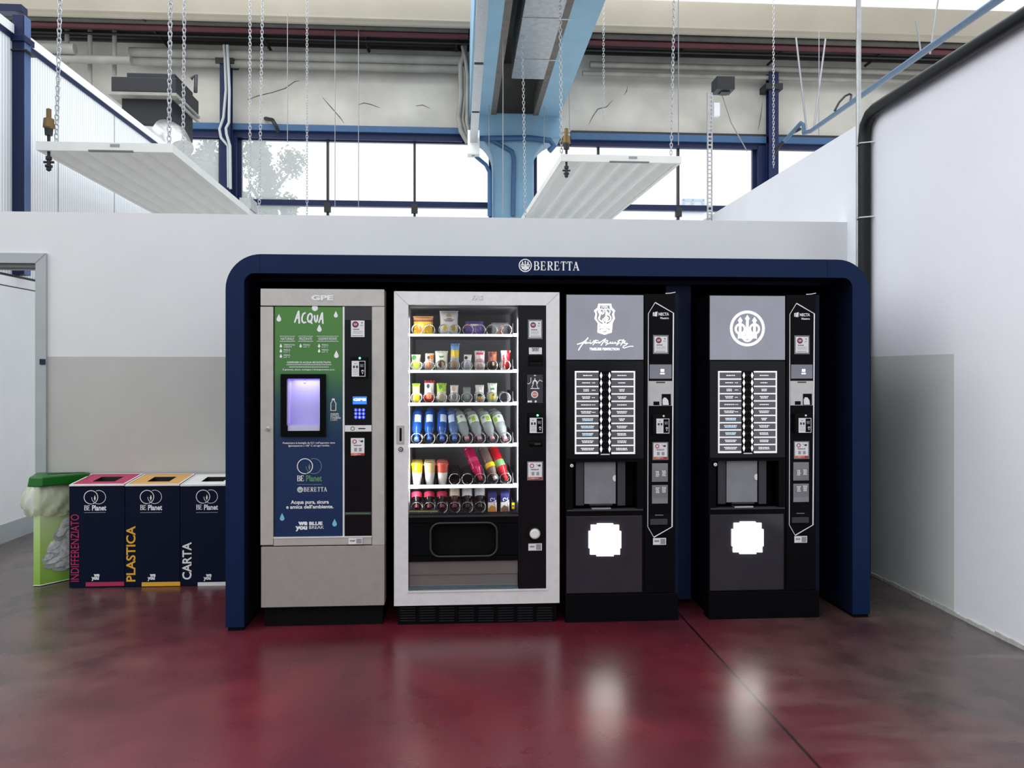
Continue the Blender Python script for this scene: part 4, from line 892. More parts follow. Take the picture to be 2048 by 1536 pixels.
# delivery panel with chute
m = MB(); cx0, cx1, cz0, cz1 = 861, 994, 1047, 1112
F.plate(m, 816.5, 1030, 1037, cz0, -.008, .05, 'black'); F.plate(m, 816.5, cz1, 1037, 1123, -.008, .05, 'black'); F.plate(m, 816.5, cz0, cx0, cz1, -.008, .05, 'black'); F.plate(m, cx1, cz0, 1037, cz1, -.008, .05, 'black'); F.plate(m, 816.5, 1030, 1037, 1034, .0, .02, 'tray'); m.build('delivery_panel', root)
rr = MB(); r_ = .05; a, b = F.P(cx0, cz0), F.P(cx1, cz1); pts = []
for cxx, czz, a0 in ((b[0]-r_, a[1]-r_, 0), (a[0]+r_, a[1]-r_, PI/2), (a[0]+r_, b[1]+r_, PI), (b[0]-r_, b[1]+r_, 1.5*PI)):
    for i in range(7): an = a0+PI/2*i/6; pts.append((cxx+r_*math.cos(an), YM+.004, czz+r_*math.sin(an)))
rr.tube(pts, .0055, 'tray', 8, closed=True); 
for (cxx, czz, sx_, sz__) in ((a[0], a[1], 1, -1), (b[0], a[1], -1, -1), (a[0], b[1], 1, 1), (b[0], b[1], -1, 1)):
    pc = [(cxx, czz)]+[(cxx+sx_*(r_-r_*math.cos(PI/2*i/6)), czz+sz__*(r_-r_*math.sin(PI/2*i/6))) for i in range(7)]
    rr.add([(q[0], YM+.008, q[1]) for q in pc], [(0, i, i+1) for i in range(1, 7)], 'black')
rr.build('chute_rim', root)
m = MB(); F.plate(m, cx0, cz0, cx1, cz1, -.045, .006, 'black_matte'); m.build('chute_flap', root)
m = MB(); F.plate(m, 818, 1123, 1036, 1150, -.02, .05, 'chute_metal'); F.plate(m, 818, 1150, 1036, 1172, -.026, .05, 'chute_metal')
for i in range(4): F.plate(m, 818, 1172+i*2.1, 1036, 1173.2+i*2.1, -.018+.003*i, .05, 'chute_edge')
m.build('kick_panel', root)
m = MB(); F.plate(m, 795, 1211, 1113, 1249, -.02, .06, 'black')
for c_ in range(8):
    for r in range(6): F.plate(m, 800+c_*39.3, 1215+r*5.2, 830+c_*39.3, 1217+r*5.2, -.016, .02, 'black_matte')
for c_ in range(8):
    for r in range(6): F.plate(m, 800+c_*39.3, 1217.2+r*5.2, 830+c_*39.3, 1217.9+r*5.2, -.0155, .01, 'dark_print')
m.build('base_grille', root)
MB().box(X(797), X(1111), YM+.1, YM+.84, 0, .1, 'black_matte').build('plinth', root)
# door handle plate and lock at the left
m = MB(); F.plate(m, 793, 851, 808, 888, .003, .004, 'aluminium'); F.plate(m, 799, 856, 803.5, 882, .0036, .002, 'black_matte'); F.line(m, [(794, 852), (807.5, 852), (807.5, 887), (794, 887)], .6, .0042, 'grey_print', True); m.build('handle_slot', root)
lock(F, 801.5, 898.5, .0085, root, base='seam')
promo(F, 1057, 641, 1084, 676, root, -.006, sleeve=True)
m = MB(); F.plate(m, 1058, 695, 1084, 708.5, -.005, .002, 'sticker'); F.words(m, 1071, 699, 15, 1.6, -.0044, 'dark_print', 3, 5); m.build('price_label', root)
m = MB(); F.plate(m, 1057, 712, 1086, 732, .012, .03, 'black_matte'); F.plate(m, 1058, 711, 1084, 722, .018, .02, 'black'); F.plate(m, 1060, 726, 1082, 728, .0125, .005, 'black_gloss'); m.build('banknote_slot', root, .002)
m = MB(); F.plate(m, 1054.5, 749.5, 1086, 806, -.006, .002, 'dark_print'); o = -.0054
for pts, w_ in (([(1068, 751), (1072, 751)], 2), ([(1070, 756), (1070, 763)], 1.4), ([(1066, 768), (1067, 763), (1070, 760), (1073, 763), (1075, 768)], 2.6), ([(1075, 765), (1080, 760), (1085, 763)], 1.2), ([(1062, 755), (1062, 764), (1058, 768), (1055, 767)], 1.2), ([(1067, 768), (1064, 774), (1066, 776)], 1.2), ([(1073, 768), (1076, 776)], 1.2), ([(1061, 777), (1079, 777)], 1.6)): F.line(m, pts, w_, o, 'white_print')
x, z = F.P(1069.5, 789); m.disk(x, z, .0195, YM+.0054, 'sticker', 22); m.disk(x, z, .014, YM+.005, 'orange_print', 22); F.words(m, 1069.5, 789, 8, 1, .0-.0046, 'sticker', 2, 4)
for px in (1057.5, 1062, 1071.5): x, z = F.P(px, 803); m.disk(x, z, .006, YM+.0054, 'white_print', 14)
m.build('coffee_sticker', root)
reader(F, 1058.5, 835, 1084, 865, root, (1056, 827, 1086.5, 868), (1074, 830), True)
m = MB(); x, z = F.P(1071, 887.5); m.tube([(x-.035+.0*i, YM+.002, z) for i in range(1)]+[(x+.035, YM+.002, z)], .016, 'black_matte', 16); F.plate(m, 1069, 886, 1080, 889, .0165, .004, 'dark_print'); m.build('coin_slot', root)
pay(F, 1055.5, 924, 1085, 960, root, -.006, sleeve=True)
x, z = F.P(1070, 1067.5); m = MB(); m.lathe((x, YM+.008, z), (0, -1, 0), [(0, .043), (.012, .043), (.014, .036), (.006, .032), (.004, .03), (.004, 0)], ['black_matte', 'black_matte', 'black_matte', 'black_matte', 'steel_plate'], 26); m.build('coin_return', root)
m = MB(); m.lathe((x-.002, YM-.0, z), (0, -1, 0), [(0, .026), (.006, .026), (.009, .02), (.009, 0)], 'coin_white', 22); m.build('coin_flap', root)
taglabel(F, 1057, 1087.5, 1084, 1101.5, root, -.006)

# shelves: price rail (LED light on it put into a glow), tray, coils
lane = [832.3+25.4*i for i in range(8)]
YT = YM+.06
def zs(py): return at(926, py, YT).z
shelves = [(668, 673), (740, 745.5), (805, 811), (887.5, 893.5), (969, 976), (1026, 1031)]
for i, (a, b) in enumerate(shelves):
    z1, z0 = zs(a), zs(b); t = MB(); t.box(X(818, YT), X(1027, YT), YT+.002, YT+.5, z1-.012, z1-.006, 'tray')
    edges = [819.5+25.9*k for k in range(9)] if i else [819.5, 871, 922, 973, 1026]
    for px in edges: x = X(px, YT); t.box(x-.001, x+.001, YT+.004, YT+.5, z1-.006, z1+(.02 if i != 3 and i != 4 else .03), 'tray')
    t.box(X(1026, YT)-.002, X(1026, YT), YT+.004, YT+.5, z1-.01, z1+.06, 'tray')
    t.build('tray', root)
    if i < 5:
        r = MB(); r.box(X(818.5, YT), X(1024.5, YT), YT-.006, YT+.004, z0, z1, 'rail_lit').box(X(1026, YT), X(1036, YT), YT-.004, YT+.004, z0+.001, z1+.004, 'rail_lit'); r.build('price_rail', root, .001)
    else:
        r = MB(); r.box(X(818, YT), X(1036, YT), YT-.01, YT+.004, z0-.005, z1-.003, 'tray'); r.build('shelf_lip', root)
LS = [zs(a)-.006 for a, b in shelves]
def coil(x, zc_, r, y0, y1, pitch, mt, name='coil'):
    n = int((y1-y0)/pitch*16); pts = [(x+r*math.cos(-PI/3+2*PI*j/16), y0-.001, zc_+r*math.sin(-PI/3+2*PI*j/16)) for j in range(11)]
    pts = [(x+r*math.cos(2*PI*j/16-PI*.4), y0+(y1-y0)*max(0, (j-8))/max(1, n-8), zc_+r*math.sin(2*PI*j/16-PI*.4)) for j in range(n)]
    return MB().tube(pts, .0017, mt, 5).build(name, root)
CY0 = YT+.012
for px in (834.5, 858.5, 888, 910, 936, 960.5, 983.5, 1013): coil(X(px, CY0), LS[0]+.030, .0295, CY0, CY0+.36, .05, 'chrome')
for i in (1, 2):
    for px in lane: coil(X(px, CY0), LS[i]+.031, .0295, CY0, CY0+.36, .05, 'chrome')
for i in (3, 4, 5):
    for k_, px in enumerate(lane):
        if i == 4 and k_ in (0, 1, 2): continue
        if i == 5 and k_ > 5: continue
        coil(X(px+1, CY0), LS[i]+.034, .0305, CY0, CY0+.42, .065, 'chrome' if i != 4 or k_ > 4 else 'coil_shaded')
for k_ in (3, 4):   # front ring stays bright; shade is put into the empty coils' colour
    x = X(lane[k_]+1, CY0); MB().tube([(x+.0305*math.cos(a), CY0-.004, LS[4]+.034+.0305*math.sin(a)) for a in [PI*.3+i*PI*1.75/20 for i in range(21)]], .0024, 'chrome', 6).build('coil_end', root)
# lamps of the machine
zc_ = (zt_+zb_)/2
lamp('led_lamp', (icx0+.012, YM+.04, zc_), root, 2.4, (.95, .98, 1), 1.0, .02, (.55, 1, 0)).rotation_euler = (Vector((.55, 1, 0)).to_track_quat('-Z', 'X').to_euler())
lamp('led_lamp', (icx1-.012, YM+.04, zc_), root, 2.4, (.95, .98, 1), 1.0, .02, (-.55, 1, 0)).rotation_euler = (Vector((-.55, 1, 0)).to_track_quat('-Z', 'X').to_euler())

# ---------------------------------------------------------------- goods
CC = {}
def cm(r, g, b, rough=.35, alpha=1, spec=.5):
    k = (r, g, b, rough, alpha)
    if k not in CC: CC[k] = mat('goods_%d' % len(CC), C(r, g, b), rough, var=.05, vscale=40, alpha=alpha, spec=spec)
    return CC[k]
WHT, YEL, ORG, RED, GRN, LIME, BRN, TAN, PUR, PNK, GRY, BLK = cm(236,234,228), cm(244,206,24), cm(226,140,52), cm(196,34,44), cm(70,140,70), cm(176,208,60), cm(88,56,46), cm(214,186,150), cm(104,78,160), cm(222,60,110), cm(150,150,156), cm(30,28,32)
def bag(px, shelf, w_, h, y, bands, spots, lab, cat='snack bag', group=None, lean=0, dep=.04, name='snack_bag', dz=0, clear=0):
    x = X(px, y); z0 = LS[shelf]+.004+dz; m = MB(); nu, nv = 14, 20
    rnd = random.Random(px*7+shelf)
    ph = rnd.random()*6
    for side in (-1, 1):
        vs = []
        for j in range(nv+1):
            v = j/nv
            for i in range(nu+1):
                u = i/nu; th = dep/2*max(0, math.sin(PI*u))**.55*max(0, math.sin(PI*min(1, max(0, (v-.03)/.90))))**.5
                crumple = .0022*math.sin(u*17+v*9+ph)*math.sin(PI*u)*math.sin(PI*v)+(.0025*math.sin(u*22+ph) if v > .9 or v < .05 else 0)
                xx = (u-.5)*w_*(1-.06*math.sin(PI*v))+lean*v*h; vs.append((x+xx, y+side*(th)+crumple, z0+v*h))
        for j in range(nv):
            for i in range(nu):
                uc, vc = (i+.5)/nu, (j+.5)/nv; mt = bands[0][2]
                for a, b, c_ in bands:
                    if a <= vc < b: mt = c_
                for (su, sv, ru, rv, c_) in spots:
                    if ((uc-su)/ru)**2+((vc-sv)/rv)**2 < 1: mt = c_
                k = j*(nu+1)+i; f = (k, k+1, k+nu+2, k+nu+1)
                m.add([vs[q] for q in (f if side < 0 else f[::-1])], [(0, 1, 2, 3)], mt, True)
    # weld so that it shades smoothly
    o = m.build(name); me = o.data
    import bmesh
    b_ = bmesh.new(); b_.from_mesh(me); bmesh.ops.remove_doubles(b_, verts=b_.verts, dist=.0002); b_.to_mesh(me); b_.free()
    return tag(o, lab, cat, group)
yb = YT+.10
G1, G2, G3 = 'snacks on the top shelf', 'snacks on the second shelf', 'snacks on the third shelf'
CLR = cm(200,200,205,.15,.45); CLR2 = cm(190,200,196,.12,.35)
bag(846.5, 0, .115, .105, yb, [(0, .68, YEL), (.68, .8, cm(170,90,80)), (.8, 1, cm(228,170,110))], [(.3, .3, .2, .16, ORG), (.75, .4, .12, .2, cm(230,180,40))], 'yellow and orange snack bag at the left end of the top shelf', group=G1)
bag(898, 0, .105, .135, yb, [(0, 1, WHT)], [(.3, .3, .1, .1, YEL), (.75, .3, .14, .14, cm(220,176,50)), (.5, .82, .14, .07, TAN), (.5, .62, .3, .06, GRY)], 'tall white snack bag with small yellow print on the top shelf', group=G1)
bag(948.5, 0, .105, .078, yb, [(0, 1, PUR)], [(.5, .72, .25, .09, WHT), (.2, .75, .12, .12, RED), (.55, .3, .25, .18, cm(130,100,180))], 'purple snack bag with white lettering on the top shelf', group=G1)
bag(1000, 0, .1, .07, yb, [(0, 1, CLR)], [(.5, .3, .2, .2, cm(190,140,130)), (.6, .6, .1, .2, cm(210,170,165))], 'nearly clear snack bag at the right end of the top shelf', group=G1)
S2 = [(0, .052, .088, [(0,1,cm(222,214,170))], [(.3,.8,.25,.15,GRN),(.5,.35,.4,.2,LIME),(.7,.7,.2,.2,TAN)], 'green and cream snack packet at the left end of the second shelf', 0),
 (1, .050, .095, [(0,1,cm(226,208,186))], [(.7,.78,.28,.14,ORG),(.4,.75,.2,.1,BRN),(.5,.3,.35,.2,cm(214,150,110))], 'beige and orange snack packet second from left on the second shelf', .05),
 (2, .072, .108, [(0,1,cm(232,232,214))], [(.5,.72,.25,.05,GRN),(.5,.35,.3,.2,BRN),(.6,.3,.12,.16,TAN)], 'wide pale packet with brown picture third from left on the second shelf', 0),
 (3, .050, .150, [(0,.5,cm(170,190,200)),(.5,.75,YEL),(.75,1,cm(120,170,214))], [(.5,.25,.4,.2,cm(180,150,120))], 'tall light blue packet with yellow block on the second shelf', .04),
 (4, .044, .088, [(0,1,WHT)], [(.3,.8,.2,.12,BLK),(.5,.35,.3,.25,cm(200,196,214))], 'small white packet right of the tall blue one, second shelf', .06),
 (5, .058, .110, [(0,1,cm(232,218,214))], [(.5,.85,.4,.05,PNK),(.5,.5,.36,.12,cm(206,150,156)),(.5,.22,.3,.14,cm(200,170,160))], 'pink lettered white packet sixth from left on the second shelf', 0),
 (6, .052, .105, [(0,.5,BRN),(.5,1,cm(190,104,64))], [(.3,.82,.18,.12,cm(70,70,100)),(.5,.3,.3,.2,BLK),(.6,.35,.12,.12,TAN)], 'brown and copper packet seventh from left on the second shelf', 0),
 (7, .056, .112, [(0,1,WHT)], [(.8,.7,.2,.35,RED),(.3,.45,.12,.35,RED),(.7,.25,.25,.2,RED)], 'red and white packet at the right end of the second shelf', .02)]
for k_, w_, h, bd, sp, lab, ln in S2: bag(lane[k_], 1, w_, h, yb, bd, sp, lab, group=G2, lean=ln, name='snack_packet', cat='snack packet')
S3 = [(0, .046, .105, [(0,.85,cm(238,232,150)),(.85,1,LIME)], [(.6,.25,.3,.2,YEL),(.5,.6,.2,.1,WHT)], 'pale yellow packet with lime top at the left end of the third shelf', 0),
 (1, .056, .12, [(0,.35,RED),(.35,.88,WHT),(.88,1,RED)], [(.4,.75,.2,.09,BLK),(.5,.3,.3,.16,cm(236,160,120))], 'red and white packet second from left on the third shelf', .03),
 (2, .056, .106, [(0,.55,cm(230,228,210)),(.55,1,LIME)], [(.4,.8,.2,.1,GRN),(.55,.3,.3,.16,TAN)], 'lime topped white packet third from left on the third shelf', 0),
 (3, .046, .095, [(0,1,WHT)], [(.4,.78,.28,.14,TAN),(.5,.35,.3,.2,GRY)], 'white packet with tan oval fourth from left on the third shelf', 0),
 (4, .044, .085, [(0,1,CLR2)], [(.5,.3,.25,.2,cm(160,180,160))], 'half clear packet fifth from left on the third shelf', 0),
 (5, .050, .096, [(0,1,WHT)], [(.5,.4,.3,.1,BLK),(.5,.22,.3,.12,cm(230,180,100))], 'white packet with golden picture sixth from left on the third shelf', 0),
 (6, .054, .106, [(0,1,cm(226,236,222))], [(.5,.7,.3,.04,GRN),(.5,.3,.34,.2,cm(240,216,90)),(.6,.4,.1,.08,BLK)], 'pale green packet with yellow picture at the right on the third shelf', 0)]
for k_, w_, h, bd, sp, lab, ln in S3: bag(lane[k_], 2, w_, h, yb, bd, sp, lab, group=G3, lean=ln, name='snack_packet', cat='snack packet')
def bottle(x, y, z, d, L, R, capm, bodym, labm, lab, group, l0=.55, l1=.85, liq=None, name='drink_bottle', capR=.5, patches=()):
    root = None; m = MB(); ls = liq or bodym
    prof = [(0, 0), (0, R*capR*.95), (.016, R*capR), (.018, R*.42), (.026, R*.42), (.05, R*.75), (.068, R*.96), (.075, R), (L*l0, R), (L*l0+.001, R*1.02), (L*l1, R*1.02), (L*l1+.001, R*.98), (L-.03, R), (L-.022, R*.94), (L-.014, R), (L-.004, R*.9), (L, R*.6), (L, 0)]
    ms = [capm, capm, capm, bodym, bodym, ls, ls, ls, ls, labm, labm, bodym, bodym, bodym, bodym, bodym, bodym]
    m.lathe((x, y, z), d, prof, ms, 18); b_ = None
    dd = Vector(d).normalized(); uu = (Vector((0, -1, 0))-dd*Vector((0, -1, 0)).dot(dd)).normalized(); vv = dd.cross(uu)
    for (h0, h1, c0, half, mt) in patches:
        vs = []; ns = 7
        for h in (L*h0, L*h1):
            for i in range(ns+1): an = c0-half+2*half*i/ns; vs.append(Vector((x, y, z))+dd*h+(uu*math.cos(an)+vv*math.sin(an))*R*1.035)
        m.add(vs, [(i, i+1, i+ns+2, i+ns+1) for i in range(ns)], mt, True)
    o = m.build(name); tag(o, lab, 'bottle', group); return o
BLU, BLU2, LBL = cm(28,80,160,.12,.88), cm(96,130,186,.12,.6), cm(196,214,236,.4)
BCAP = cm(96,130,220); CLRB = cm(176,184,186,.1,.55); PCAP = cm(206,150,160); GLB = cm(226,236,216,.4); LGR = cm(160,206,50)
names = ['at the left end', 'second from left', 'third from left', 'fourth from left', 'fifth from left', 'sixth from left', 'seventh from left', 'at the right end']
for k_ in range(8):
    px = lane[k_]; blue = k_ < 4; lean = 0 if k_ < 3 else (-.10 if blue else -.32)
    for r in range(2):
        y = YT+.035+r*.085; x = X(px+1, YT+.03)+r*lean*.06; z = LS[3]+.022+r*.012
        d = (lean, .68, .95)
        if blue: lb = 'blue water bottle %s on the bottle shelf, %s' % (names[k_], ('front one', 'the one behind')[r])
        else: lb = 'clear bottle with green label %s on the bottle shelf, %s' % (names[k_], ('front one', 'the one behind')[r])
        bottle(x, y, z, d, .185, .029, BCAP if blue else PCAP, (BLU if k_ < 3 else BLU2) if blue else CLRB, (BLU if k_ < 3 else BLU2) if blue else GLB, lb, 'water bottles on the bottle shelf', .58, .84, patches=[(.56, .82, (.15, -.05, .25, -.3)[k_], .62, LBL)] if blue else [(.62, .78, (-.9, .1, .5, -.5)[k_-4], .35, LGR), (.72, .8, (.3, -.6, -.3, .3)[k_-4], .25, GRY)])
# printed green patches on the clear bottles are part of the label band (a second narrower band)
def cup(px, top, lab, y, idx):
    x = X(px, y); z = LS[4]+.002; m = MB(); m.lathe((x, y, z), (0, 0, 1), [(0, 0), (0, .021), (.004, .022), (.03, .0245), (.066, .0275), (.105, .0305), (.106, .034), (.112, .034), (.113, .031), (.12, .029), (.121, 0)], [WHT, WHT, WHT, WHT, top, top, top, top, top, CLR, CLR][0:10], 20)
    m2 = m; o = m.build('yoghurt_cup'); tag(o, lab, 'cup', 'yoghurt cups on the fifth shelf')
cols = [(YEL, 'yellow'), (cm(240,214,150), 'cream'), (cm(226,96,72), 'coral')]
for k_ in range(3):
    for r, t in ((0, 'front one'), (1, 'second one back'), (2, 'rearmost one')):
        cup(lane[k_]+2, cols[k_][0], 'white yoghurt cup with %s top band, %s' % (cols[k_][1], t), YT+.05+r*.075, k_)
# slanted bottles at the right of the fifth shelf
MAG, TEA, REDL = cm(206,30,92,.2), cm(132,112,104,.12,.85), cm(190,26,40,.15)
for k_, capm, bodym, labm, l0, l1, nm in ((5, cm(180,60,70), MAG, cm(226,70,120), .5, .62, 'magenta drink bottle lying slanted on the fifth shelf'), (6, WHT, TEA, YEL, .33, .46, 'brown drink bottle with white cap lying slanted on the fifth shelf'), (7, RED, REDL, cm(120,170,110), .36, .55, 'red drink bottle with green label lying slanted on the fifth shelf')):
    x = X(lane[k_]+(7 if k_ == 6 else 3), YT+.03); bottle(x, YT+.03, LS[4]+.028, (-.42, .62, .95), .215, .0285, capm, bodym, labm, nm, 'drink bottles on the fifth shelf', l0, l1, capR=.42)
# bottom shelf
COLA, COLB = cm(30,20,24,.1), cm(74,36,30,.15)
B6 = [(0, 'dark bottle with pink label at the left end of the bottom shelf', COLA, cm(224,64,96)), (1, 'dark bottle with pink label second from left on the bottom shelf', COLA, cm(214,54,90)), (2, 'dark bottle with pink label third from left on the bottom shelf', COLA, cm(204,40,80)), (3, 'brown bottle with cream label on the bottom shelf', COLB, cm(232,214,190)), (4, 'dark bottle with white label fifth from left on the bottom shelf', COLA, cm(222,222,226)), (5, 'dark bottle with white label sixth from left on the bottom shelf', COLA, cm(206,210,216))]
for k_, nm, bd, lb in B6:
    x = X(lane[k_]+1, YT+.03); bottle(x, YT+.03, LS[5]+.03, (-.02, .55, 1), .15, .029, cm(120,40,50) if k_ < 4 else BLK, bd, lb, nm, 'drink bottles on the bottom shelf', .38 if k_ < 3 else .40, .58 if k_ < 3 else .72)
def carton(px, lab, y, c1, c2):
    x = X(px, y); z = LS[5]+.001; w_ = .024; m = MB(); h = .092
    m.box(x-w_, x+w_, y, y+.035, z, z+h*.62, c1).box(x-w_, x+w_, y, y+.035, z+h*.62, z+h, cm(44,48,110)).prismx([(y, z+h), (y+.035, z+h), (y+.0175, z+h+.014)], x-w_, x+w_, cm(60,64,120))
    m.poly([(x-w_*.8, z+h*.05), (x+w_*.8, z+h*.05), (x+w_*.9, z+h*.3), (x-w_*.2, z+h*.45), (x-w_*.9, z+h*.25)], y-.0006, c2)
    m.ring(x-w_*.1, z+h*.78, .006, .010, y-.0006, 'white_print', 14, 0, PI*1.4); m.poly([(x-w_*.1, z+h*.62), (x+w_*.9, z+h*.66), (x+w_*.9, z+h*.76)], y-.0006, 'white_print')
    m.tube([(x+w_*.9, y-.002, z+h*.1), (x+w_*.5, y-.002, z+h*.9)], .0018, 'sticker', 5); o = m.build('drink_carton', bevel=.001); tag(o, lab, 'carton', 'drink cartons on the bottom shelf')
for r in range(3): carton(lane[6], 'drink carton with orange picture, %s' % ('front one', 'second one back', 'rearmost one')[r], YT+.03+r*.06, cm(236,226,210), cm(214,140,60))
for r in range(3): carton(lane[7], 'drink carton with brown and green picture, %s' % ('front one', 'second one back', 'rearmost one')[r], YT+.03+r*.06, cm(214,212,200), cm(120,90,70))
m = MB(); a = at(1027, 1012, YT); m.box(a.x-.010, a.x+.006, YT, YT+.002, a.z-.016, a.z+.018, YEL).box(a.x-.008, a.x+.004, YT-.0006, YT, a.z-.002, a.z+.004, 'dark_print'); m.build('warning_tag', snack)
m = MB(); F = Face(YM+.004); F.plate(m, 817, 1019.5, 878, 1025.5, .003, .001, 'dark_print'); F.words(m, 847, 1022.5, 58, 2.4, .0036, cm(150, 150, 70), 1, 4); m.build('warning_strip', snack)

# ================================================================ coffee machines
def coffee(dX, label, logo):
    F = Face(YM, dX); X0, X1 = F.P(1131.5, 900)[0], F.P(1356.5, 900)[0]; ztop = at(1244, 588, YM).z
    root = thing('coffee_vending_machine', label, 'vending machine', ((X0+X1)/2, YM+.4, 0), None)
    MB().box(X0+.003, X1-.003, YM+.125, YM+.80, .1, ztop-.004, 'black').build('cabinet', root)
    m = MB(); F.plate(m, 1131, 1188, 1356.5, 1243, .004, .1, 'black'); F.plate(m, 1131.5, 1184, 1356, 1188, -.004, .1, 'black_matte'); m.box(X0+.02, X1-.02, YM+.1, YM+.78, 0, .1, 'black_matte'); m.build('plinth', root, .002)
    m = MB()
    for r in ((1131.5, 588, 1289, 721), (1131.5, 721, 1289, 923), (1131.5, 923, 1146, 1019), (1275, 923, 1289, 1019), (1131.5, 1019, 1289, 1186)): F.plate(m, *r, -.006, .13, 'black')
    m.build('door', root)
    m = MB(); F.plate(m, 1289.5, 588, 1356.5, 1186, 0, .125, 'black'); F.plate(m, 1350, 588, 1357, 1186, .001, .1, 'navy_in'); m.build('service_column', root, .002)
    m = MB(); F.line(m, [(1332, 586.5), (1342, 586), (1352, 584)], 1.6, -.01, 'silver_edge'); m.build('top_hinge', root)
    # display panel with the lit emblem
    m = MB(); F.plate(m, 1133, 590, 1286.8, 719.5, .002, .008, 'display_grey'); m.build('display_panel', root, .001)
    m = MB(); off = .0036; Z = lambda a, b: (1120+a/7.585, 570+b/7.585)
    if logo == 'crest':
        outer = [(580,285),(775,285),(787,345),(835,388),(818,440),(832,510),(798,575),(785,722),(675,757),(565,722),(570,580),(520,510),(538,440),(513,388),(566,345)]
        m.poly([F.P(*Z(*q)) for q in outer][::-1], YM-off, 'white_lit')
        inner = [(608,312),(748,312),(756,362),(802,402),(788,445),(798,510),(765,560),(722,588),(700,560),(675,580),(650,560),(628,588),(586,560),(552,510),(562,445),(550,402),(600,362)]
        m.poly([F.P(*Z(*q)) for q in inner][::-1], YM-off-.0006, 'display_grey')
        F.txt(m, '1526', 1120+676/7.585, 570+345/7.585, 3.6, off+.0012, 'white_lit', w=12, bold=.02)
        K_ = YM/FPX; Q = lambda l, w_, mt='white_lit': m.brush([F.P(1180+u/20.5, 600+v/20.5) for u, v in l], w_*K_, YM-off-.0012, mt)
        Q([(345,520),(340,460),(380,395),(460,370),(540,400),(570,470),(550,550),(490,585),(455,540),(490,490)], 2.2); Q([(405,430),(400,640),(370,720),(350,760),(400,840),(500,890),(545,890)], 3.2); Q([(345,720),(390,730)], 2); Q([(520,770),(510,840),(545,880)], 1.9)
        Q([(600,375),(640,400),(660,520),(650,640),(660,900)], 3.0); Q([(640,385),(740,370),(810,420),(820,500),(780,570),(700,585),(720,520),(690,500)], 2.2); Q([(700,590),(800,640),(850,720),(840,800),(780,870),(690,890),(600,850),(575,780),(610,710),(680,690),(740,740),(720,800),(690,830)], 2.5)
        for l, w_ in (([(395,1040),(400,1090)], 1.2), ([(400,1220),(420,1185)], 1.8), ([(420,1190),(500,1185),(545,1150)], .9), ([(775,1225),(770,1190)], 1.8), ([(770,1195),(720,1180),(650,1155)], 1.1), ([(540,1295),(595,1310),(655,1290)], 1.6), ([(597,1080),(597,1105)], 1.2), ([(490,950),(500,975)], 1.6), ([(690,950),(700,975)], 1.8)): Q(l, w_, 'display_grey')
        B_ = lambda l, w_: m.brush([F.P(1145+u/15.75, 665+v/15.75) for u, v in l], w_*K_, YM-off, 'white_lit')
        B_([(150,372),(240,345),(330,310),(400,262),(450,210),(485,172)], 2.0); B_([(485,172),(440,225),(370,300),(290,390),(230,480),(190,552)], 2.0)
        B_([(350,345),(400,300),(430,292),(395,340),(420,355),(470,310),(475,345),(520,320),(560,300),(545,345),(590,345),(650,290),(700,250)], 1.35); B_([(556,248),(558,252)], 1.7)
        B_([(730,238),(690,300),(640,392)], 1.6); B_([(655,262),(800,250)], 1.3); B_([(640,392),(690,330),(740,290),(735,335),(770,330),(800,300),(850,300),(835,335),(860,335)], 1.3)
        B_([(820,345),(900,290),(980,230),(1040,200)], 1.4); B_([(1040,200),(970,300),(895,405)], 1.8); B_([(1000,300),(1070,250),(1110,258),(1080,310),(1030,330)], 1.4); B_([(1030,330),(1095,325),(1085,365),(1040,400)], 1.4)
        B_([(1085,370),(1150,345),(1200,300),(1190,345),(1230,350),(1260,300),(1255,350),(1300,340),(1340,300),(1335,350),(1390,330)], 1.35)
        B_([(1480,235),(1440,310),(1385,400)], 1.6); B_([(1600,225),(1570,300),(1515,400)], 1.6); B_([(1420,270),(1520,235),(1660,275)], 1.4); B_([(1385,400),(1450,340),(1500,330)], 1.2); B_([(1530,370),(1590,320),(1640,300),(1625,345),(1730,345),(1680,395),(1600,430),(1580,470),(1620,492),(1720,460),(1810,435),(1910,437)], 1.5)
        F.txt(m, 'TIMELESS PERFECTION', 1120+672/7.585, 570+990/7.585, 5, off, 'white_lit', w=61, bold=.03)
    else:
        x, z = F.P(1208.5+.8, 656); trident(m, x, z, .0985, YM-off, 'white_lit')
    m.build('emblem', root)
    # selection panel
    m = MB(); F.plate(m, 1133, 722, 1286.8, 917, .001, .006, 'black_gloss')
    for a, b in ((1149.5, 1197), (1222.5, 1270)):
        F.plate(m, a, 742, b, 908, .003, .002, 'cell_text')
        for r in range(11):
            y = 745+r*14.7; x0, x1 = (a+3, b) if a < 1200 else (a, b-3)
            F.plate(m, x0, y, x1, y+12, .0036, .002, 'cell_grey')
    wl_ = [(18,1,0),(16,1,1),(11,2,1),(17,2,1),(20,1,1),(21,2,1),(22,2,2),(27,2,2),(22,2,2),(24,2,0),(27,2,0)]; wr_ = [(18,1),(15,1),(11,2),(18,2),(19,1),(21,2),(12,2),(21,2),(19,2),(18,2),(23,2)]
    for r in range(11):
        y = 751+r*14.7; w_, rows, fl = wl_[r]; cx = 1172 if fl == 1 else 1175
        F.words(m, cx, y, w_, 2.0 if rows == 1 else 1.9, .0042, 'cell_text', rows, r+2)
        if fl == 1: F.words(m, 1187, y, 7, 1.5, .0042, 'cell_text', 1, r)
        if fl == 2: F.words(m, cx, y+1.8, w_*.95, 2.0, .0046, 'cyan_text', 1, r)
        w_, rows = wr_[r]; F.words(m, 1243.5, y, w_, 2.0 if rows == 1 else 1.9, .0042, 'cell_text', rows, r+30)
    m.build('selection_panel', root)
    m = MB(); F.plate(m, 1198, 742, 1221.5, 909, .006, .006, 'black')
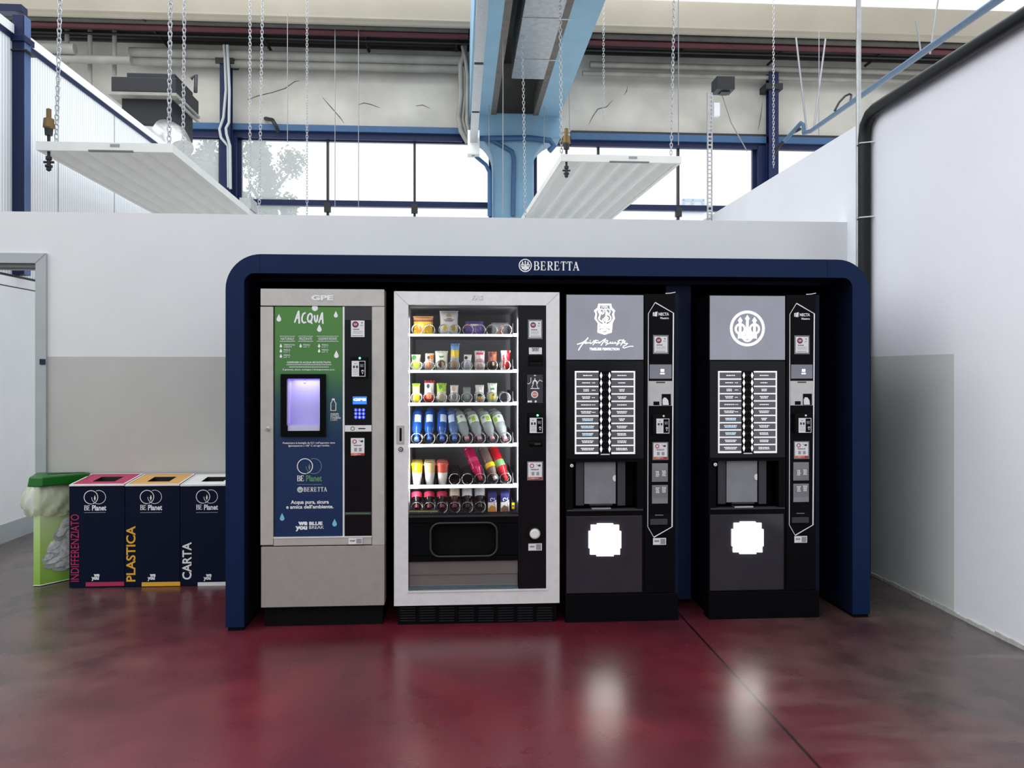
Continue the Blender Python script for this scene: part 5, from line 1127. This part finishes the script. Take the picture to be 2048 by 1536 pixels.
    for r in range(11):
        y = 751+r*14.7
        for cx in (1201.8, 1218.6): m.poly([F.P(cx, y-7), F.P(cx-2.6, y), F.P(cx, y+7), F.P(cx+2.6, y)], YM-.0066, 'white_lit')
        for cx in (1207, 1213.5): x, z = F.P(cx, y); m.lathe((x, YM-.006, z), (0, -1, 0), [(0, .009), (.003, .007), (.004, 0)], 'black_gloss', 12)
    F.flat(m, 1201, 907.5, 1219, 909.5, .0068, 'silver_edge'); m.build('keypad', root)
    # cup station
    lock(F, 1143, 931, .009, root, face='coin_white')
    m = MB(); F.plate(m, 1146, 923, 1275, 1019, -.118, .006, 'black_matte'); F.plate(m, 1134, 921, 1286, 924, .002, .02, 'black'); F.plate(m, 1134, 1019, 1286, 1021.5, .004, .05, 'dark_print'); m.build('cup_recess', root)
    m = MB(); F.plate(m, 1153, 925, 1169.5, 1013, -.03, .01, 'dark_print'); m.build('left_flap', root, .001)
    m = MB(); F.plate(m, 1170, 923.5, 1233, 1009, -.022, .006, 'window_grey'); m.build('cup_door', root, .001)
    m = MB(); F.plate(m, 1237, 923.5, 1253, 1013, -.03, .01, 'dark_print'); m.build('right_flap', root, .001)
    x, z = F.P(1231.5, 957.5); m = MB(); m.add([(x-.016*math.cos(a), YM+.0205, z+.017*math.sin(a)) for a in [PI/2+PI*(i/12)-PI/2*2 for i in range(13)]], [tuple(range(13))], 'sticker'); 
    m = MB(); m.prism([(x+.003, z-.017)]+[(x-.013*math.sin(PI*i/12), z-.017*math.cos(PI*i/12)) for i in range(1, 12)][::1]+[(x+.003, z+.017)], YM+.018, YM+.022, 'sticker'); m.build('finger_grip', root)
    m = MB(); F.plate(m, 1180, 1009, 1226, 1012, -.015, .03, 'tray'); F.plate(m, 1184, 1016, 1222, 1018.5, -.0, .06, 'chrome'); m.build('cup_tray', root)
    # lower panel with the backlit plate
    m = MB(); F.plate(m, 1133, 1032, 1284, 1185.5, .001, .006, 'glass_dark'); m.build('lower_panel', root, .001)
    q = [(315,625),(450,625),(450,637),(500,637),(500,690),(518,690),(518,835),(508,835),(508,888),(455,888),(455,902),(310,902),(310,888),(255,888),(255,835),(243,835),(243,690),(262,690),(262,637),(315,637)]
    pts = [F.P(1120+a/4.267, 900+b/4.267) for a, b in q][::-1]; m = MB(); m.prism(pts, YM-.010, YM-.006, 'plate_lit'); 
    m.build('lit_plate', root)
    # arrow outline and the column fittings
    m = MB(); F.line(m, [(1310.3, 605), (1296.7, 627), (1295.5, 1053.5)], 1.3, .001, 'silver_edge'); F.line(m, [(1295.5, 1053.5), (1307.5, 1074.5)], 1.2, .001, 'silver_edge'); F.line(m, [(1310.3, 605), (1346.8, 626), (1344, 1053.5), (1307.5, 1074.5)], 2.2, .001, 'white_print')
    x, z = F.P(1309.5, 628.5); m.poly([F.P(1305.5, 625), F.P(1305.5, 632), F.P(1314, 633), F.P(1315, 623)][::1], YM-.001, 'silver_edge'); F.line(m, [(1307, 632), (1310, 623.5)], .8, .0016, 'dark_print')
    F.txt(m, 'NECTA', 1317, 631, 6, .001, 'white_print', w=21.5, align='LEFT', bold=.03); F.txt(m, 'Maestro', 1337.5, 638, 4, .001, 'white_print', w=17.5, align='RIGHT', bold=.03)
    m.build('arrow_outline', root)
    promo(F, 1307, 672, 1336, 706, root, .001, sleeve=True)
    m = MB(); F.plate(m, 1299, 729, 1343, 757.5, .003, .006, 'glass_grey'); F.flat(m, 1321, 738, 1328, 744, .0036, 'white_lit'); F.flat(m, 1320, 746, 1329, 748.5, .0036, 'white_lit'); m.build('touch_panel', root, .001)
    m = MB(); F.plate(m, 1297.5, 762, 1344, 811.5, .003, .006, 'steel_plate'); F.flat(m, 1312, 763.5, 1330, 766, .0036, 'dark_print'); F.flat(m, 1306.5, 803, 1318.5, 810.5, .0036, 'black'); F.flat(m, 1323, 788, 1341.5, 811, .0036, 'black_matte'); m.build('coin_plate', root)
    m = MB(); m.prism([F.P(1325, 810), F.P(1337, 810), F.P(1336, 801), F.P(1332, 795.5), F.P(1327, 795), F.P(1324.5, 800)], YM-.006, YM-.003, 'coin_white'); m.build('coin_chute', root)
    reader(F, 1310, 836.5, 1335.5, 866, root, (1304, 828, 1336, 867), (1324.5, 831.5), False)
    pay(F, 1306, 885, 1335, 919, root, .001, sleeve=True)
    for (y0, y1, p0, p1, s) in ((926.5, 963.5, 940, 963, 1), (970, 1007, 973, 996, 2)):
        m = MB(); F.plate(m, 1304, y0, 1335.5, y1, .001, .002, 'window_grey'); F.plate(m, 1306, p0, 1334.5, p1, .0018, .001, 'sleeve'); F.words(m, 1315, (p0+p1)/2-4, 8, 2, .0024, 'sticker', 4, s); F.words(m, 1328, (p0+p1)/2-5, 9, 1.6, .0024, 'sticker', 5, s+4); m.build('allergen_notice', root)
    m = MB(); F.plate(m, 1299, 1028, 1341, 1051, .003, .01, 'black_matte'); F.plate(m, 1300, 1037.5, 1334, 1049, .012, .01, 'dark_print'); F.words(m, 1318, 1030, 16, 1.4, .0036, 'grey_print', 1, 3); m.build('banknote_slot', root, .002)
    taglabel(F, 1306, 1076, 1332, 1089.5, root, .001)
    return root
coffee(0, 'black coffee machine with lit shield crest and signature, beside the snack machine', 'crest')
dX4 = at(1419.8, 650, YM).x-at(1133, 650, YM).x
coffee(dX4, 'black coffee machine with lit round three arrow emblem, rightmost machine', 'trident')

# ================================================================ recycling bins
YBN = 5.22
mat('bin_navy', C(10, 19, 42, 1.1), .5, spec=.12); mat('bin_red', C(182, 44, 90), .45); mat('bin_yellow', C(240, 178, 50), .45); mat('bin_white', C(240, 240, 240), .45); mat('bin_dark', C(20, 20, 18), .8)
mat('bin_orange', C(222, 168, 92), .45)
F = Face(YBN)
bx0 = F.P(138, 1000)[0]; bwid = F.P(249.5, 1000)[0]-bx0
for i, (word, cm_, lidm, lab, capy) in enumerate((('INDIFFERENZIATO', 'bin_red', 'bin_red', 'navy recycling bin with crimson top marked INDIFFERENZIATO', 1035), ('PLASTICA', 'bin_yellow', 'bin_orange', 'navy recycling bin with orange top marked PLASTICA', 1055), ('CARTA', 'bin_white', 'bin_white', 'navy recycling bin with white top marked CARTA beside the surround', 1087))):
    x0 = bx0+i*bwid+.002; x1 = x0+bwid-.004; p0, p1 = 138.5+112*i, 138.5+112*(i+1)
    zt0 = at((p0+p1)/2, 970.5, YBN).z; YR = YBN+.31; zr = zt0+.028
    root = thing('recycling_bin', lab, 'recycling bin', ((x0+x1)/2, YBN+.15, 0), 'navy recycling bins')
    m = MB(); zc1 = zt0
    m.add([(x0, YBN, .004), (x1, YBN, .004), (x1, YR, .004), (x0, YR, .004), (x0, YBN, zc1), (x1, YBN, zc1), (x1, YR, zr), (x0, YR, zr)], [(0, 3, 2, 1), (0, 1, 5, 4), (1, 2, 6, 5), (2, 3, 7, 6), (3, 0, 4, 7)], 'bin_navy')
    P0 = p0
    beplanet(F, m, P0+51.3, 981-i*.7, 1022-i*.7, .0012, c2='white_print')
    F.flat(m, P0+30, 1024.4, P0+73, 1025.2, .0012, 'grey_ring')
    ln = {0: 130, 1: 108, 2: 73}[i]; cap = {0: 15.5, 1: 17, 2: 17}[i]; base = 1163 if i < 2 else 1159
    F.txt(m, word, P0+(20 if i else 19.5), base, cap, .0012, cm_, w=ln, align='LEFT', bold=(.0 if i == 0 else .02), rot=PI/2)
    F.txt(m, 'we', P0+55, 1153, 5, .0012, 'white_print', w=11, bold=.06); F.txt(m, 'you', P0+52, 1159, 5, .0012, 'white_print', w=14, bold=.06)
    F.flat(m, P0+33, 1164.5, P0+110, 1171.5, .0012, cm_)
    m.build('body', root)
    # top with a rectangular opening
    lm = MB(); hx0, hx1, t0, t1 = .30, .72, .28, .72
    def q(u, t, dz=0): return (x0+u*(x1-x0), YBN+t*.31, zt0+t*.028+dz)
    for u0, u1, a, b in ((0, 1, 0, t0), (0, 1, t1, 1), (0, hx0, t0, t1), (hx1, 1, t0, t1)): lm.add([q(u0, a, .004), q(u1, a, .004), q(u1, b, .004), q(u0, b, .004)], [(0, 1, 2, 3)], lidm)
    for u0, u1, a, b in ((0, 1, -.01, .035), (0, 1, .965, 1), (0, .035, 0, 1), (.965, 1, 0, 1)): lm.add([q(u0, a, .006), q(u1, a, .006), q(u1, b, .006), q(u0, b, .006)], [(0, 1, 2, 3)], 'bin_white')
    lm.add([q(0, -.01, -.004), q(1, -.01, -.004), q(1, -.01, .006), q(0, -.01, .006)], [(0, 1, 2, 3)], 'bin_white')
    for (u0, a), (u1, b) in (((hx0, t0), (hx1, t0)), ((hx1, t0), (hx1, t1)), ((hx1, t1), (hx0, t1)), ((hx0, t1), (hx0, t0))): lm.add([q(u0, a, .004), q(u1, b, .004), q(u1, b, -.05), q(u0, a, -.05)], [(0, 1, 2, 3)], 'bin_dark')
    lm.add([q(hx0, t0, -.05), q(hx1, t0, -.05), q(hx1, t1, -.05), q(hx0, t1, -.05)], [(0, 1, 2, 3)], 'bin_dark')
    lm.build('lid', root)
# green cup bin
def grad():
    m = bpy.data.materials.new('bin_green_print'); m.use_nodes = True; t = m.node_tree; p = t.nodes['Principled BSDF']
    g = t.nodes.new('ShaderNodeNewGeometry'); sx = t.nodes.new('ShaderNodeSeparateXYZ'); r = t.nodes.new('ShaderNodeValToRGB')
    r.color_ramp.elements[0].position = 0; r.color_ramp.elements[0].color = C(138, 186, 66); r.color_ramp.elements[1].position = .62; r.color_ramp.elements[1].color = C(226, 236, 204)
    e = r.color_ramp.elements.new(.25); e.color = C(176, 212, 116)
    t.links.new(g.outputs['Position'], sx.inputs[0]); t.links.new(sx.outputs['Z'], r.inputs[0]); t.links.new(r.outputs[0], p.inputs['Base Color']); p.inputs['Roughness'].default_value = .5; MATS['bin_green_print'] = m
grad()
mat('lid_green', C(14, 98, 18), .35); mat('lid_hole', C(8, 40, 10), .6); mat('bag_film', C(226, 232, 206), .3, alpha=.55, spec=.7, bump=.9, bscale=22); mat('cup_grey', C(226, 232, 230), .6, var=.3, vscale=30); mat('cup_grey_dark', C(176, 188, 184), .6, var=.2, vscale=30)
A_ = floor_at(67, 1173); B_ = floor_at(80, 1173); A_ = Vector((A_.x, A_.y, 0)); B_ = Vector((B_.x, B_.y, 0)); C_ = Vector((-2.47, 5.52, 0)); D_ = Vector((-2.81, 5.52, 0))
root = thing('cup_bin', 'pale green cup recycling bin with dark green lid and crumpled plastic liner', 'bin', ((A_+C_)/2))
zb2 = .635; fp = [(A_.x, A_.y), (B_.x, B_.y), (C_.x, C_.y), (D_.x, D_.y)]
m = MB().prismz(fp, .004, zb2, 'bin_green_print')
dr = (C_-B_).normalized(); nn = Vector((dr.y, -dr.x, 0)); fl = (C_-B_).length
def R(u, z): p = B_+dr*u+nn*.0015; return (p.x, p.y, z)
def blob(u, z, ru, rz, mt, o, ang=0, pts=14, seed=0):
    r = random.Random(seed); vs = []
    for i in range(pts):
        a = 2*PI*i/pts; k = 1+.18*r.uniform(-1, 1); x_, z_ = ru*k*math.cos(a), rz*k*math.sin(a); x2, z2 = x_*math.cos(ang)-z_*math.sin(ang), x_*math.sin(ang)+z_*math.cos(ang)
        p = B_+dr*min(fl-.002, max(.002, u+x2))+nn*(.0012+o*.0004); vs.append((p.x, p.y, z+z2))
    m.add(vs, [tuple(range(pts))], mt)
for i, (u, z, ru, rz, an) in enumerate(((.06,.17,.05,.04,.3),(.1,.24,.06,.045,.5),(.14,.31,.06,.045,.5),(.17,.37,.06,.04,.5),(.2,.3,.07,.06,.3),(.18,.22,.07,.06,.2),(.09,.14,.07,.035,.3),(.16,.17,.07,.045,.5),(.14,.11,.07,.04,0),(.2,.13,.06,.05,.2),(.2,.22,.07,.045,.6),(.26,.26,.07,.04,.4),(.25,.18,.06,.05,0),(.3,.3,.06,.05,.2),(.3,.22,.06,.05,0),(.33,.14,.05,.05,0),(.27,.1,.06,.04,0))):
    blob(u, z, ru, rz, 'cup_grey' if i % 2 else 'cup_grey_dark', i, an, seed=i); blob(u-.01, z+.008, ru*.6, rz*.45, 'cup_grey', i+12, an, seed=i+40)
r_ = random.Random(4)
for i, z in enumerate((.50, .475, .45)):
    u = .10+.01*i
    while u < .3: l = r_.uniform(.012, .03); m.add([R(u, z), R(u+l, z+.002), R(u+l, z+.011), R(u, z+.009)], [(0, 1, 2, 3)], 'cup_grey_dark'); u += l+.006
m.tube([(A_.x, A_.y-.001, .006), (B_.x, B_.y-.001, .006), (C_.x, C_.y, .006)], .003, 'bin_white', 5)
m.build('body', root)
lp = [(A_.x-.03, A_.y-.02), (B_.x+.02, B_.y-.03), (C_.x+.04, C_.y-.06), (C_.x+.03, C_.y+.0), (D_.x-.0, D_.y-.0)]
cxl = sum(p[0] for p in lp)/5; cyl_ = sum(p[1] for p in lp)/5
up = [(cxl+(x-cxl)*.93, cyl_+(y-cyl_)*.93) for x, y in lp]; n_ = 5
m = MB(); m.add([(x, y, zb2-.0) for x, y in lp]+[(x, y, zb2+.062) for x, y in up], [tuple(range(4, -1, -1)), tuple(range(5, 10))]+[(i, (i+1) % 5, (i+1) % 5+5, i+5) for i in range(5)], 'lid_green')
for (tx_, ty_, r2) in ((.3, .5, .045), (.55, .6, .045), (.8, .7, .04)):
    px_ = up[0][0]+(up[3][0]-up[0][0])*tx_; py_ = up[0][1]+(up[3][1]-up[0][1])*ty_+.04
    m.add([(px_+r2*math.cos(2*PI*i/16), min(py_+r2*.8*math.sin(2*PI*i/16), 5.5), zb2+.063) for i in range(16)], [tuple(range(16))], 'lid_hole')
m.build('lid', root, .008)
m = MB(); ringp = []
segs = []
loop = [Vector((D_.x, D_.y-.02, 0)), A_, B_, C_]
for a, b in zip(loop[:-1], loop[1:]):
    k = max(2, int((b-a).length/.012))
    for i in range(k): segs.append(a+(b-a)*i/k)
segs.append(C_); rr2 = random.Random(9); cen = (A_+B_+C_+D_)/4; rows = 12; vs = []; ns = len(segs)
off1 = [rr2.uniform(-1, 1) for _ in range(ns)]
for j in range(rows+1):
    t = j/rows; z = zb2+.005-.20*t-.012*math.sin(3.3*t)
    for i, p in enumerate(segs):
        dirv = (p-cen); dirv.z = 0; dirv.normalize(); wv = .006*math.sin(i*.9+j*.7)+.005*math.sin(i*2.3-j*1.3)+.003*off1[(i+j*3) % ns]
        lf = max(0, 1-i/(ns*.5)); bul = .012+(.02+.07*lf)*math.sin(PI*min(1, t*.92+.04))
        q2 = p+dirv*(bul+wv*(.4+t)); vs.append((q2.x, min(q2.y, 5.53), z+.012*math.sin(i*.35)*t-.015*lf*t))
m.add(vs, [(j*ns+i, j*ns+i+1, (j+1)*ns+i+1, (j+1)*ns+i) for j in range(rows) for i in range(ns-1)], 'bag_film', True); m.build('plastic_liner', root)
print('OBJECT COUNT', len(bpy.data.objects))
